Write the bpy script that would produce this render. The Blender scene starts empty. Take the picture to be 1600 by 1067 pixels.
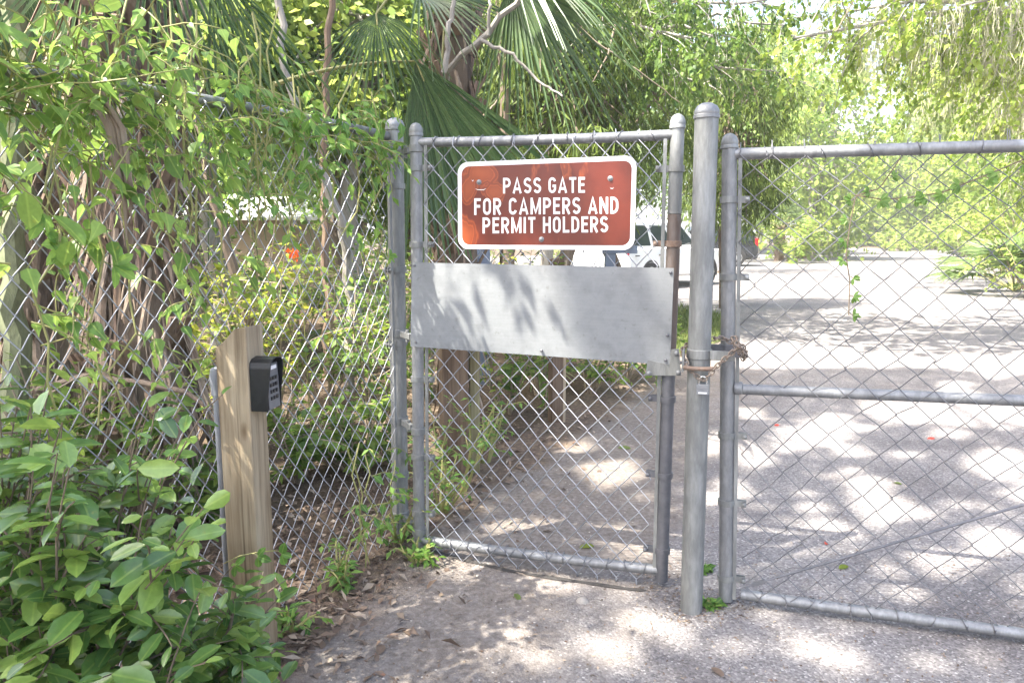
import bpy, bmesh, math, random
import numpy as np
from mathutils import Vector, Matrix

scene = bpy.context.scene
COL = scene.collection
PI = math.pi

# ------------------------------------------------------------ camera, sky, sun, exposure
FPX, HORIZON, EYE = 1150.0, 362.0, 1.5          # focal length in photo pixels, horizon row, eye height
PITCH = math.atan((533.5 - HORIZON) / FPX)
cam_data = bpy.data.cameras.new('camera')
cam = bpy.data.objects.new('camera', cam_data)
COL.objects.link(cam)
cam.location = (0, 0, EYE)
cam.rotation_euler = (PI / 2 - PITCH, 0, 0)
cam_data.sensor_width = 36
cam_data.lens = 36 * FPX / 1600
cam_data.clip_start = 0.05
cam_data.clip_end = 3000
scene.camera = cam

SUN = Vector((-0.55, -0.29, 1.0)).normalized()   # direction towards the sun
world = bpy.data.worlds.new('World')
scene.world = world
world.use_nodes = True
wn = world.node_tree.nodes
sky = wn.new('ShaderNodeTexSky')
sky.sky_type = 'NISHITA'
sky.sun_disc = False
sky.sun_elevation = math.asin(SUN.z)
sky.sun_rotation = math.atan2(SUN.x, SUN.y)
sky.air_density = 0.9
sky.dust_density = 4.5
sky.ozone_density = 0.5
wn['Background'].inputs['Strength'].default_value = 0.15
world.node_tree.links.new(sky.outputs[0], wn['Background'].inputs['Color'])

sun_data = bpy.data.lights.new('sun', 'SUN')
sun_data.energy = 4.5
sun_data.angle = math.radians(0.53)
sun_data.color = (1.0, 0.94, 0.83)
sun = bpy.data.objects.new('sun', sun_data)
sun.rotation_euler = SUN.to_track_quat('Z', 'Y').to_euler()
COL.objects.link(sun)

scene.view_settings.view_transform = 'Standard'
scene.view_settings.look = 'None'
scene.view_settings.gamma = 1
scene.view_settings.exposure = 2.42
scene.render.engine = 'CYCLES'
cy = scene.cycles
cy.max_bounces = 8
cy.diffuse_bounces = 4
cy.glossy_bounces = 3
cy.transmission_bounces = 5
cy.use_denoising = True
cy.sample_clamp_indirect = 6
cy.caustics_reflective = False
cy.caustics_refractive = False

# ------------------------------------------------------------ helpers
rng = np.random.default_rng(11)
random.seed(5)
FWD = np.array([0, math.cos(PITCH), -math.sin(PITCH)])
UPV = np.array([0, math.sin(PITCH), math.cos(PITCH)])
EYEP = np.array([0, 0, EYE])

def ray(u, v):
    return FWD + (u - 800) / FPX * np.array([1.0, 0, 0]) - (v - 533.5) / FPX * UPV

def gnd(u, v, z=0.0):                       # survey: the ground point seen at a pixel of the photograph
    d = ray(u, v)
    return EYEP + d * (z - EYE) / d[2]

def at(u, v, y):                            # the point at distance y seen at a pixel
    d = ray(u, v)
    return EYEP + d * y / d[1]

class Wall:                                 # a vertical survey plane through two ground points
    def __init__(s, a, b):
        s.a = np.array(a, float); s.b = np.array(b, float)
        s.t = (s.b - s.a) / np.linalg.norm(s.b - s.a)
        s.n = np.array([s.t[1], -s.t[0], 0.0])          # towards the camera side
    def on(s, u, v, off=0.0):
        d = ray(u, v)
        k = ((s.a + s.n * off - EYEP) @ s.n) / (d @ s.n)
        return EYEP + d * k

def project(P):                             # world points -> photo pixels
    P = np.asarray(P, float) - EYEP
    z = P @ FWD
    z = np.where(z > 0.05, z, 0.05)
    return 800 + FPX * P[:, 0] / z, 533.5 - FPX * (P @ UPV) / z

def unit(v):
    v = np.asarray(v, float)
    return v / (np.linalg.norm(v, axis=-1, keepdims=True) + 1e-12)

class MB:                                   # collects shapes into ONE mesh
    def __init__(s):
        s.v = []; s.f = []; s.n = 0; s.fl = []
    def add(s, verts, faces, smooth=True):
        verts = np.asarray(verts, float)
        s.v.append(verts)
        for f in faces:
            s.f.append([i + s.n for i in f]); s.fl.append(smooth)
        s.n += len(verts)
        return s
    def box(s, c, size, axes=None, taper=1.0):
        c = np.asarray(c, float); hx, hy, hz = np.asarray(size, float) / 2
        A = np.eye(3) if axes is None else np.asarray(axes, float)
        q = []
        for z in (-1, 1):
            k = taper if z > 0 else 1.0
            for x, y in ((-1, -1), (1, -1), (1, 1), (-1, 1)):
                q.append(c + A[0] * x * hx * k + A[1] * y * hy * k + A[2] * z * hz)
        return s.add(q, [(3, 2, 1, 0), (4, 5, 6, 7), (0, 1, 5, 4), (1, 2, 6, 5), (2, 3, 7, 6), (3, 0, 4, 7)], False)
    def tube(s, pts, r, n=8, cap=True, smooth=True):
        P = np.asarray(pts, float); m = len(P)
        R = np.full(m, r, float) if np.isscalar(r) else np.asarray(r, float)
        T = np.zeros_like(P)
        T[1:-1] = P[2:] - P[:-2]; T[0] = P[1] - P[0]; T[-1] = P[-1] - P[-2]
        T = unit(T)
        ref = np.array([0, 0, 1.0]) if abs(T[0][2]) < 0.9 else np.array([1.0, 0, 0])
        u = unit(np.cross(T[0], ref))
        ang = np.arange(n) * 2 * PI / n
        V = np.zeros((m, n, 3))
        for i in range(m):
            u = u - T[i] * (u @ T[i]); u = unit(u); w = np.cross(T[i], u)
            V[i] = P[i] + R[i] * (np.cos(ang)[:, None] * u + np.sin(ang)[:, None] * w)
        F = []
        for i in range(m - 1):
            for k in range(n):
                a, b = i * n + k, i * n + (k + 1) % n
                F.append((a, b, b + n, a + n))
        if cap:
            F.append(tuple(range(n - 1, -1, -1))); F.append(tuple((m - 1) * n + k for k in range(n)))
        return s.add(V.reshape(-1, 3), F, smooth)
    def lathe(s, base, axis, prof, n=20):    # prof: (distance along axis, radius)
        base = np.asarray(base, float); ax = unit(axis)
        return s.tube_prof(base, ax, prof, n)
    def tube_prof(s, base, ax, prof, n):
        ref = np.array([1.0, 0, 0]) if abs(ax[0]) < 0.8 else np.array([0, 1.0, 0])
        u = unit(np.cross(ax, ref)); w = np.cross(ax, u)
        ang = np.arange(n) * 2 * PI / n
        ring = np.cos(ang)[:, None] * u + np.sin(ang)[:, None] * w
        V = np.concatenate([base + ax * d + ring * max(r, 1e-4) for d, r in prof])
        F = []
        m = len(prof)
        for i in range(m - 1):
            for k in range(n):
                a, b = i * n + k, i * n + (k + 1) % n
                F.append((a, b, b + n, a + n))
        F.append(tuple(range(n - 1, -1, -1))); F.append(tuple((m - 1) * n + k for k in range(n)))
        return s.add(V, F, True)
    def prism(s, pts, depth):                # pts: planar loop (3-D), extruded by a vector
        P = np.asarray(pts, float); n = len(P); d = np.asarray(depth, float)
        V = np.concatenate([P, P + d])
        F = [tuple(range(n - 1, -1, -1)), tuple(range(n, 2 * n))]
        F += [(i, (i + 1) % n, (i + 1) % n + n, i + n) for i in range(n)]
        return s.add(V, F, False)
    def build(s, name, mat, parent=None, bevel=0.0, sharp=True):
        me = bpy.data.meshes.new(name)
        me.from_pydata([tuple(x) for x in np.concatenate(s.v)], [], s.f)
        me.polygons.foreach_set('use_smooth', s.fl)
        me.materials.append(mat)
        bm = bmesh.new(); bm.from_mesh(me)
        bmesh.ops.recalc_face_normals(bm, faces=bm.faces[:])
        if sharp:
            for e in bm.edges:
                if len(e.link_faces) == 2 and e.calc_face_angle(0) > 0.7: e.smooth = False
        bm.to_mesh(me); bm.free()
        o = link(name, me, parent)
        if bevel:
            b = o.modifiers.new('edge', 'BEVEL'); b.width = bevel; b.segments = 2; b.limit_method = 'ANGLE'
        return o

def link(name, me, parent=None):
    o = bpy.data.objects.new(name, me)
    COL.objects.link(o)
    if parent:
        o.parent = parent
        o.matrix_parent_inverse = Matrix.Translation(parent.location).inverted()
    return o

def tag(o, label, cat, group=None, kind=None):
    if label: o['label'] = label
    if cat: o['category'] = cat
    if group: o['group'] = group
    if kind: o['kind'] = kind
    return o

def thing(name, loc, label, cat, group=None):
    o = bpy.data.objects.new(name, None)
    o.empty_display_size = 0.1
    COL.objects.link(o)
    o.location = [float(x) for x in loc]
    return tag(o, label, cat, group)

def raw_mesh(name, V, quads, tris=None, tone=None, across=None, mat=None, parent=None, smooth=True):
    """fast mesh from numpy arrays"""
    me = bpy.data.meshes.new(name)
    nq = 0 if quads is None else len(quads); nt = 0 if tris is None else len(tris)
    loops = np.concatenate([x.reshape(-1) for x in (quads, tris) if x is not None]).astype(np.int32)
    tot = np.concatenate([np.full(nq, 4), np.full(nt, 3)]).astype(np.int32)
    start = np.concatenate([[0], np.cumsum(tot)[:-1]]).astype(np.int32)
    me.vertices.add(len(V)); me.vertices.foreach_set('co', np.asarray(V, np.float32).reshape(-1))
    me.loops.add(len(loops)); me.loops.foreach_set('vertex_index', loops)
    me.polygons.add(nq + nt); me.polygons.foreach_set('loop_start', start)
    me.polygons.foreach_set('use_smooth', np.full(nq + nt, smooth))
    if tone is not None:
        a = me.attributes.new('tone', 'FLOAT', 'POINT'); a.data.foreach_set('value', np.asarray(tone, np.float32))
    if across is not None:
        a = me.attributes.new('across', 'FLOAT', 'POINT'); a.data.foreach_set('value', np.asarray(across, np.float32))
    me.update(calc_edges=True)
    me.materials.append(mat)
    return link(name, me, parent)

# leaf templates: (across, along, lift)
LEAF_BIG = np.array([(0,0,0),(-.33,.2,.10),(0,.22,0),(.33,.2,.10),(-.5,.53,.14),(0,.53,0),(.5,.53,.14),(-.36,.82,.10),(0,.82,0),(.36,.82,.10),(0,1,0)], float)
LEAF_BIG_Q = np.array([(1,2,5,4),(2,3,6,5),(4,5,8,7),(5,6,9,8)]); LEAF_BIG_T = np.array([(0,2,1),(0,3,2),(7,8,10),(8,9,10)])
LEAF_IVY = np.array([(0,0,0),(-.42,.12,.06),(0,.2,0),(.42,.12,.06),(-.5,.36,.10),(0,.45,0),(.5,.36,.10),(-.22,.66,.06),(0,.7,0),(.22,.66,.06),(0,1.05,-.05)], float)
LEAF_MID = np.array([(0,0,0),(-.5,.45,.1),(0,.5,0),(.5,.45,.1),(0,1,0)], float)
LEAF_MID_T = np.array([(0,2,1),(0,3,2),(1,2,4),(2,3,4)])
LEAF_QUAD = np.array([(0,0,0),(-.5,.45,0),(0,1,0),(.5,.45,0)], float)
LEAF_QUAD_Q = np.array([(0,3,2,1)])
TEMPL = {'big': (LEAF_BIG, LEAF_BIG_Q, LEAF_BIG_T), 'ivy': (LEAF_IVY, LEAF_BIG_Q, LEAF_BIG_T), 'mid': (LEAF_MID, None, LEAF_MID_T), 'quad': (LEAF_QUAD, LEAF_QUAD_Q, None)}

def leaves(name, P, T, N, L, W, shape, mat, parent=None, tone=None, curl=0.15):
    P = np.asarray(P, float); n = len(P)
    if n == 0: return None
    T = unit(T); S = unit(np.cross(T, np.asarray(N, float))); Nn = np.cross(S, T)
    L = np.broadcast_to(np.asarray(L, float), (n,)); W = np.broadcast_to(np.asarray(W, float), (n,))
    base, Q, R = TEMPL[shape]
    m = len(base)
    a, t, h = base[:, 0], base[:, 1], base[:, 2]
    cu = (curl * rng.uniform(.2, 1.8, n))[:, None]
    V = (P[:, None, :] + S[:, None, :] * (a[None, :] * W[:, None])[..., None]
         + T[:, None, :] * (t[None, :] * L[:, None])[..., None]
         + Nn[:, None, :] * ((h[None, :] * W[:, None] * 1.2) - cu * (t ** 2)[None, :] * L[:, None])[..., None])
    off = (np.arange(n) * m)[:, None, None]
    q = None if Q is None else (Q[None] + off).reshape(-1, 4)
    r = None if R is None else (R[None] + off).reshape(-1, 3)
    if tone is None: tone = rng.uniform(0, 1, n)
    return raw_mesh(name, V.reshape(-1, 3), q, r, np.repeat(tone, m), np.tile(np.abs(a) * 2, n), mat, parent)

# ------------------------------------------------------------ materials
def new_mat(name):
    m = bpy.data.materials.new(name); m.use_nodes = True
    nt = m.node_tree
    for n in list(nt.nodes): nt.nodes.remove(n)
    return m, nt, nt.nodes, nt.links

def ramp(N, stops):
    r = N.new('ShaderNodeValToRGB'); e = r.color_ramp.elements
    while len(e) < len(stops): e.new(0.5)
    for k, (p, c) in enumerate(stops):
        e[k].position = p; e[k].color = (*c, 1) if len(c) == 3 else c
    return r

def noise(N, Lk, scale, detail=4, rough=.6, coord=None, stretch=None):
    n = N.new('ShaderNodeTexNoise'); n.inputs['Scale'].default_value = scale
    n.inputs['Detail'].default_value = detail; n.inputs['Roughness'].default_value = rough
    tc = N.new('ShaderNodeTexCoord')
    src = tc.outputs['Object']
    if stretch:
        mp = N.new('ShaderNodeMapping'); mp.inputs['Scale'].default_value = stretch
        Lk.new(src, mp.inputs['Vector']); src = mp.outputs[0]
    Lk.new(src, n.inputs['Vector'])
    return n

def solid(name, c1, c2=None, scale=8, rough=.6, metal=0.0, bump=0.0, stretch=None, c3=None, rough2=None, bscale=None, spec=.5):
    m, nt, N, Lk = new_mat(name)
    o = N.new('ShaderNodeOutputMaterial'); b = N.new('ShaderNodeBsdfPrincipled')
    Lk.new(b.outputs[0], o.inputs[0])
    b.inputs['Roughness'].default_value = rough; b.inputs['Metallic'].default_value = metal
    b.inputs['Specular IOR Level'].default_value = spec
    c2 = c2 or tuple(x * .75 for x in c1)
    n = noise(N, Lk, scale, 6, .65, stretch=stretch)
    st = [(.3, c1), (.7, c2)] if c3 is None else [(.28, c1), (.52, c2), (.74, c3)]
    r = ramp(N, st)
    Lk.new(n.outputs['Fac'], r.inputs[0]); Lk.new(r.outputs[0], b.inputs['Base Color'])
    if rough2 is not None:
        mr = N.new('ShaderNodeMapRange'); mr.inputs[1].default_value = .3; mr.inputs[2].default_value = .7
        mr.inputs[3].default_value = rough; mr.inputs[4].default_value = rough2
        Lk.new(n.outputs['Fac'], mr.inputs[0]); Lk.new(mr.outputs[0], b.inputs['Roughness'])
    if bump:
        n2 = noise(N, Lk, bscale or scale * 4, 5, .7, stretch=stretch)
        bp = N.new('ShaderNodeBump'); bp.inputs['Strength'].default_value = bump; bp.inputs['Distance'].default_value = .01
        Lk.new(n2.outputs['Fac'], bp.inputs['Height']); Lk.new(bp.outputs[0], b.inputs['Normal'])
    return m

def leaf_mat(name, dark, mid, light, trans=.4, rough=.45, vein=0.0, spec=.4):
    m, nt, N, Lk = new_mat(name)
    o = N.new('ShaderNodeOutputMaterial'); b = N.new('ShaderNodeBsdfPrincipled'); tr = N.new('ShaderNodeBsdfTranslucent')
    mx = N.new('ShaderNodeMixShader'); mx.inputs[0].default_value = trans
    a = N.new('ShaderNodeAttribute'); a.attribute_name = 'tone'
    r = ramp(N, [(0, dark), (.5, mid), (1, light)])
    Lk.new(a.outputs['Fac'], r.inputs[0])
    col = r.outputs[0]
    if vein:
        v = N.new('ShaderNodeAttribute'); v.attribute_name = 'across'
        mr = N.new('ShaderNodeMapRange'); mr.inputs[1].default_value = .02; mr.inputs[2].default_value = .14
        mr.inputs[3].default_value = vein; mr.inputs[4].default_value = 0
        Lk.new(v.outputs['Fac'], mr.inputs[0])
        mc = N.new('ShaderNodeMix'); mc.data_type = 'RGBA'
        Lk.new(mr.outputs[0], mc.inputs[0]); Lk.new(col, mc.inputs[6])
        mc.inputs[7].default_value = (min(1, light[0] * 1.7), min(1, light[1] * 1.5), light[2] * 1.5, 1)
        col = mc.outputs[2]
    nb_ = noise(N, Lk, 34, 3, .7); rb_ = ramp(N, [(.60, (0, 0, 0)), (.74, (.45, .45, .45))]); Lk.new(nb_.outputs['Fac'], rb_.inputs[0])
    mb_ = N.new('ShaderNodeMix'); mb_.data_type = 'RGBA'; Lk.new(rb_.outputs[0], mb_.inputs[0]); Lk.new(col, mb_.inputs[6])
    mb_.inputs[7].default_value = (mid[0] * 2.1 + .03, mid[1] * 1.15, mid[2] * .8, 1); col = mb_.outputs[2]      # yellowed, blotched patches
    n = noise(N, Lk, 60, 2)
    h = N.new('ShaderNodeHueSaturation'); mr2 = N.new('ShaderNodeMapRange')
    mr2.inputs[3].default_value = .75; mr2.inputs[4].default_value = 1.25
    Lk.new(n.outputs['Fac'], mr2.inputs[0]); Lk.new(mr2.outputs[0], h.inputs['Value']); Lk.new(col, h.inputs['Color'])
    b.inputs['Roughness'].default_value = rough; b.inputs['Specular IOR Level'].default_value = spec
    g = N.new('ShaderNodeHueSaturation'); g.inputs['Hue'].default_value = .485; g.inputs['Value'].default_value = 1.5; g.inputs['Saturation'].default_value = 1.0
    Lk.new(h.outputs[0], b.inputs['Base Color']); Lk.new(h.outputs[0], g.inputs['Color']); Lk.new(g.outputs[0], tr.inputs[0])
    Lk.new(b.outputs[0], mx.inputs[1]); Lk.new(tr.outputs[0], mx.inputs[2]); Lk.new(mx.outputs[0], o.inputs[0])
    return m

M = {}
M['galv'] = solid('galvanized', (.36,.37,.37), (.20,.205,.21), 14, .42, .5, .1, (1,1,.35), c3=(.34,.345,.34), rough2=.6)
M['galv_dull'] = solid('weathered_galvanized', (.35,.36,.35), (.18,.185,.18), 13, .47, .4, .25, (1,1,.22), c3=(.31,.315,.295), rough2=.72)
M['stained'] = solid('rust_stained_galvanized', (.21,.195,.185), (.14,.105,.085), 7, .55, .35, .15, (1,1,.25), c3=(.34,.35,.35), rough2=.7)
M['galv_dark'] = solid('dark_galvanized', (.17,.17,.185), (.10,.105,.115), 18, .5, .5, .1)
M['wire'] = solid('fence_wire', (.42,.43,.46), (.25,.26,.29), 9, .45, .5, 0)
M['wire_dark'] = solid('dull_fence_wire', (.20,.20,.21), (.11,.115,.125), 7, .5, .4, 0)
M['rust'] = solid('rusty_steel', (.15,.085,.055), (.24,.175,.135), 30, .75, .3, .3, c3=(.25,.235,.22))
M['chain'] = solid('chain_steel', (.16,.11,.08), (.30,.26,.22), 60, .5, .6, .2)
M['brass'] = solid('shackle_steel', (.6,.6,.58), (.45,.45,.44), 30, .25, .9)
M['lock'] = solid('laminated_steel', (.35,.36,.37), (.18,.19,.20), 90, .4, .7, .2, (.2,.2,6))
M['white'] = solid('white_reflective_sheet', (.80,.79,.80), (.70,.69,.70), 20, .35)
M['letters'] = solid('white_letter_film', (.82,.81,.80), (.74,.73,.72), 40, .4)
M['plastic'] = solid('black_plastic', (.007,.0075,.009), (.011,.012,.014), 60, .4, 0, .1)
M['keys'] = solid('grey_key_plate', (.17,.175,.185), (.12,.125,.135), 40, .45, .2)
M['pvc'] = solid('grey_conduit', (.24,.255,.28), (.18,.19,.215), 12, .5, .0, .05)
M['soil'] = solid('bark', (.10,.075,.05), (.17,.13,.095), 9, .9, 0, .8, (1,1,.25), c3=(.06,.045,.035))
M['bark_grey'] = solid('grey_bark', (.22,.20,.17), (.30,.28,.25), 12, .9, 0, .6, (1,1,.4), c3=(.13,.115,.10))
M['boots'] = solid('dead_palm_boots', (.25,.175,.115), (.15,.10,.068), 12, .85, 0, .5, (1,1,.15), c3=(.32,.26,.20))
M['thatch'] = solid('dry_palm_leaf', (.36,.285,.21), (.23,.17,.12), 10, .8, 0, .3, (1,1,.2), c3=(.46,.39,.31))
M['twig'] = solid('twig', (.20,.15,.10), (.30,.25,.19), 30, .85)
M['twig_dark'] = solid('dark_twig', (.10,.075,.05), (.17,.13,.09), 30, .85)
M['stem_green'] = solid('green_stem', (.30,.27,.10), (.20,.22,.07), 30, .6)
M['car_white'] = solid('white_car_paint', (.78,.79,.80), (.74,.75,.76), 3, .22)
M['car_black'] = solid('black_car_paint', (.010,.011,.013), (.014,.015,.018), 3, .18)
M['glass'] = solid('tinted_glass', (.03,.045,.05), (.02,.03,.035), 3, .08)
M['tyre'] = solid('tyre_rubber', (.02,.02,.02), (.03,.03,.03), 30, .85)
M['alloy'] = solid('alloy_rim', (.55,.56,.57), (.42,.43,.44), 10, .3, .7)
M['tail'] = solid('red_lens', (.60,.01,.012), (.45,.008,.01), 20, .2)
M['lamp'] = solid('clear_lens', (.7,.7,.7), (.6,.6,.62), 20, .15)
M['trim'] = solid('dark_trim', (.03,.03,.032), (.02,.02,.022), 20, .6)
M['roof'] = solid('white_metal_roof', (.80,.80,.80), (.68,.68,.69), 2, .5)
M['wall_tan'] = solid('tan_wall', (.42,.33,.24), (.34,.26,.19), 3, .85)
M['blue_grey'] = solid('blue_grey_paint', (.16,.20,.27), (.12,.15,.21), 5, .6)
M['moss'] = solid('spanish_moss', (.36,.35,.24), (.44,.42,.31), 5, .9)

def wood_mat(name, a, b, c, grain=1.0):
    m, nt, N, Lk = new_mat(name)
    o = N.new('ShaderNodeOutputMaterial'); p = N.new('ShaderNodeBsdfPrincipled'); Lk.new(p.outputs[0], o.inputs[0])
    p.inputs['Roughness'].default_value = .8; p.inputs['Specular IOR Level'].default_value = .25
    n1 = noise(N, Lk, 70 * grain, 6, .65, stretch=(1, 1, .03)); n2 = noise(N, Lk, 16, 5, .6, stretch=(1, 1, .12)); n3 = noise(N, Lk, 5, 3, .5, stretch=(1, 1, .4))
    ad = N.new('ShaderNodeMath'); ad.operation = 'MULTIPLY_ADD'; ad.inputs[1].default_value = .55
    hf = N.new('ShaderNodeMath'); hf.operation = 'MULTIPLY'; hf.inputs[1].default_value = .5; Lk.new(n2.outputs['Fac'], hf.inputs[0])
    Lk.new(n1.outputs['Fac'], ad.inputs[0]); Lk.new(hf.outputs[0], ad.inputs[2])
    r = ramp(N, [(.36, a), (.52, b), (.68, c)]); Lk.new(ad.outputs[0], r.inputs[0])
    r2 = ramp(N, [(.4, (1, 1, 1)), (.65, (.66, .60, .54))]); Lk.new(n3.outputs['Fac'], r2.inputs[0])
    # dark drying cracks and knots
    n4 = noise(N, Lk, 28, 2, .4, stretch=(1, 1, .018)); r4 = ramp(N, [(.69, (1, 1, 1)), (.73, (.3, .27, .25))]); Lk.new(n4.outputs['Fac'], r4.inputs[0])
    v = N.new('ShaderNodeTexVoronoi'); v.inputs['Scale'].default_value = 8
    tc = N.new('ShaderNodeTexCoord'); mp = N.new('ShaderNodeMapping'); mp.inputs['Scale'].default_value = (1, 1, .45); Lk.new(tc.outputs['Object'], mp.inputs[0]); Lk.new(mp.outputs[0], v.inputs['Vector'])
    r5 = ramp(N, [(.05, (.45, .38, .32)), (.15, (1, 1, 1))]); Lk.new(v.outputs['Distance'], r5.inputs[0])
    col = r.outputs[0]
    for q in (r2, r4, r5):
        mx = N.new('ShaderNodeMix'); mx.data_type = 'RGBA'; mx.blend_type = 'MULTIPLY'; mx.inputs[0].default_value = 1
        Lk.new(col, mx.inputs[6]); Lk.new(q.outputs[0], mx.inputs[7]); col = mx.outputs[2]
    Lk.new(col, p.inputs['Base Color'])
    bp = N.new('ShaderNodeBump'); bp.inputs['Strength'].default_value = .3; bp.inputs['Distance'].default_value = .003
    Lk.new(ad.outputs[0], bp.inputs['Height']); Lk.new(bp.outputs[0], p.inputs['Normal'])
    return m
M['wood'] = wood_mat('weathered_pine', (.17,.13,.085), (.34,.275,.185), (.46,.395,.285))
M['wood_brown'] = wood_mat('brown_pine', (.11,.078,.055), (.19,.14,.10), (.25,.19,.14))
M['wood_green'] = wood_mat('treated_pine', (.20,.18,.10), (.28,.26,.15), (.34,.31,.20))
M['wood_pale'] = wood_mat('pale_pine', (.36,.30,.21), (.46,.39,.28), (.52,.45,.33))

LM = {}
LM['laurel'] = leaf_mat('laurel_leaf', (.055,.125,.032), (.108,.205,.048), (.24,.36,.08), .30, .27, .22, .75)
LM['vine'] = leaf_mat('vine_leaf', (.09,.18,.04), (.16,.28,.06), (.26,.39,.09), .45, .42, .4)
LM['creeper'] = leaf_mat('creeper_leaf', (.07,.16,.035), (.12,.25,.05), (.20,.34,.07), .45, .5, .4)
LM['under'] = leaf_mat('undergrowth_leaf', (.06,.13,.025), (.12,.21,.04), (.22,.31,.06), .5, .5)
LM['yellow'] = leaf_mat('yellow_green_leaf', (.13,.20,.025), (.21,.27,.035), (.34,.36,.05), .5, .5)
LM['tree'] = leaf_mat('tree_leaf', (.05,.11,.022), (.10,.18,.035), (.17,.26,.05), .5, .5)
LM['cedar'] = leaf_mat('cedar_leaf', (.055,.095,.018), (.10,.155,.028), (.17,.235,.045), .45, .6)
LM['bright'] = leaf_mat('sunny_leaf', (.12,.20,.035), (.20,.29,.055), (.31,.38,.09), .5, .5)
LM['grape'] = leaf_mat('grape_leaf', (.14,.23,.035), (.22,.32,.05), (.33,.41,.09), .5, .5)
LM['palm'] = leaf_mat('palm_leaf', (.040,.080,.030), (.075,.13,.048), (.13,.20,.075), .28, .40, 0, .5)
LM['palm_far'] = leaf_mat('palmetto_leaf', (.09,.15,.05), (.15,.22,.08), (.22,.29,.12), .35, .5)
LM['litter'] = leaf_mat('dead_leaf', (.065,.045,.034), (.17,.122,.088), (.36,.30,.23), .1, .8)
LM['grass'] = leaf_mat('grass_blade', (.08,.125,.03), (.14,.19,.05), (.24,.28,.09), .4, .6)
LM['red'] = leaf_mat('red_leaf', (.30,.03,.02), (.45,.06,.035), (.5,.12,.06), .15, .6)
LM['canopy'] = leaf_mat('oak_leaf', (.04,.07,.025), (.06,.095,.035), (.08,.12,.04), .22, .5)
# ------------------------------------------------------------ ground and pavement
def ground_mat():
    m, nt, N, Lk = new_mat('forest_soil')
    o = N.new('ShaderNodeOutputMaterial'); b = N.new('ShaderNodeBsdfPrincipled'); Lk.new(b.outputs[0], o.inputs[0])
    b.inputs['Roughness'].default_value = .95; b.inputs['Specular IOR Level'].default_value = .15
    n1 = noise(N, Lk, 26, 8, .75); n2 = noise(N, Lk, 2.2, 4, .6)
    r = ramp(N, [(.3, (.045, .034, .026)), (.5, (.095, .074, .056)), (.62, (.155, .122, .094)), (.75, (.25, .205, .16))])
    Lk.new(n1.outputs['Fac'], r.inputs[0])
    r2 = ramp(N, [(.35, (.75, .72, .70)), (.65, (1.15, 1.1, 1.0))]); Lk.new(n2.outputs['Fac'], r2.inputs[0])
    mx = N.new('ShaderNodeMix'); mx.data_type = 'RGBA'; mx.blend_type = 'MULTIPLY'; mx.inputs[0].default_value = 1
    Lk.new(r.outputs[0], mx.inputs[6]); Lk.new(r2.outputs[0], mx.inputs[7]); Lk.new(mx.outputs[2], b.inputs['Base Color'])
    bp = N.new('ShaderNodeBump'); bp.inputs['Strength'].default_value = .9; bp.inputs['Distance'].default_value = .02
    Lk.new(n1.outputs['Fac'], bp.inputs['Height']); Lk.new(bp.outputs[0], b.inputs['Normal'])
    return m
M['ground'] = ground_mat()

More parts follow.
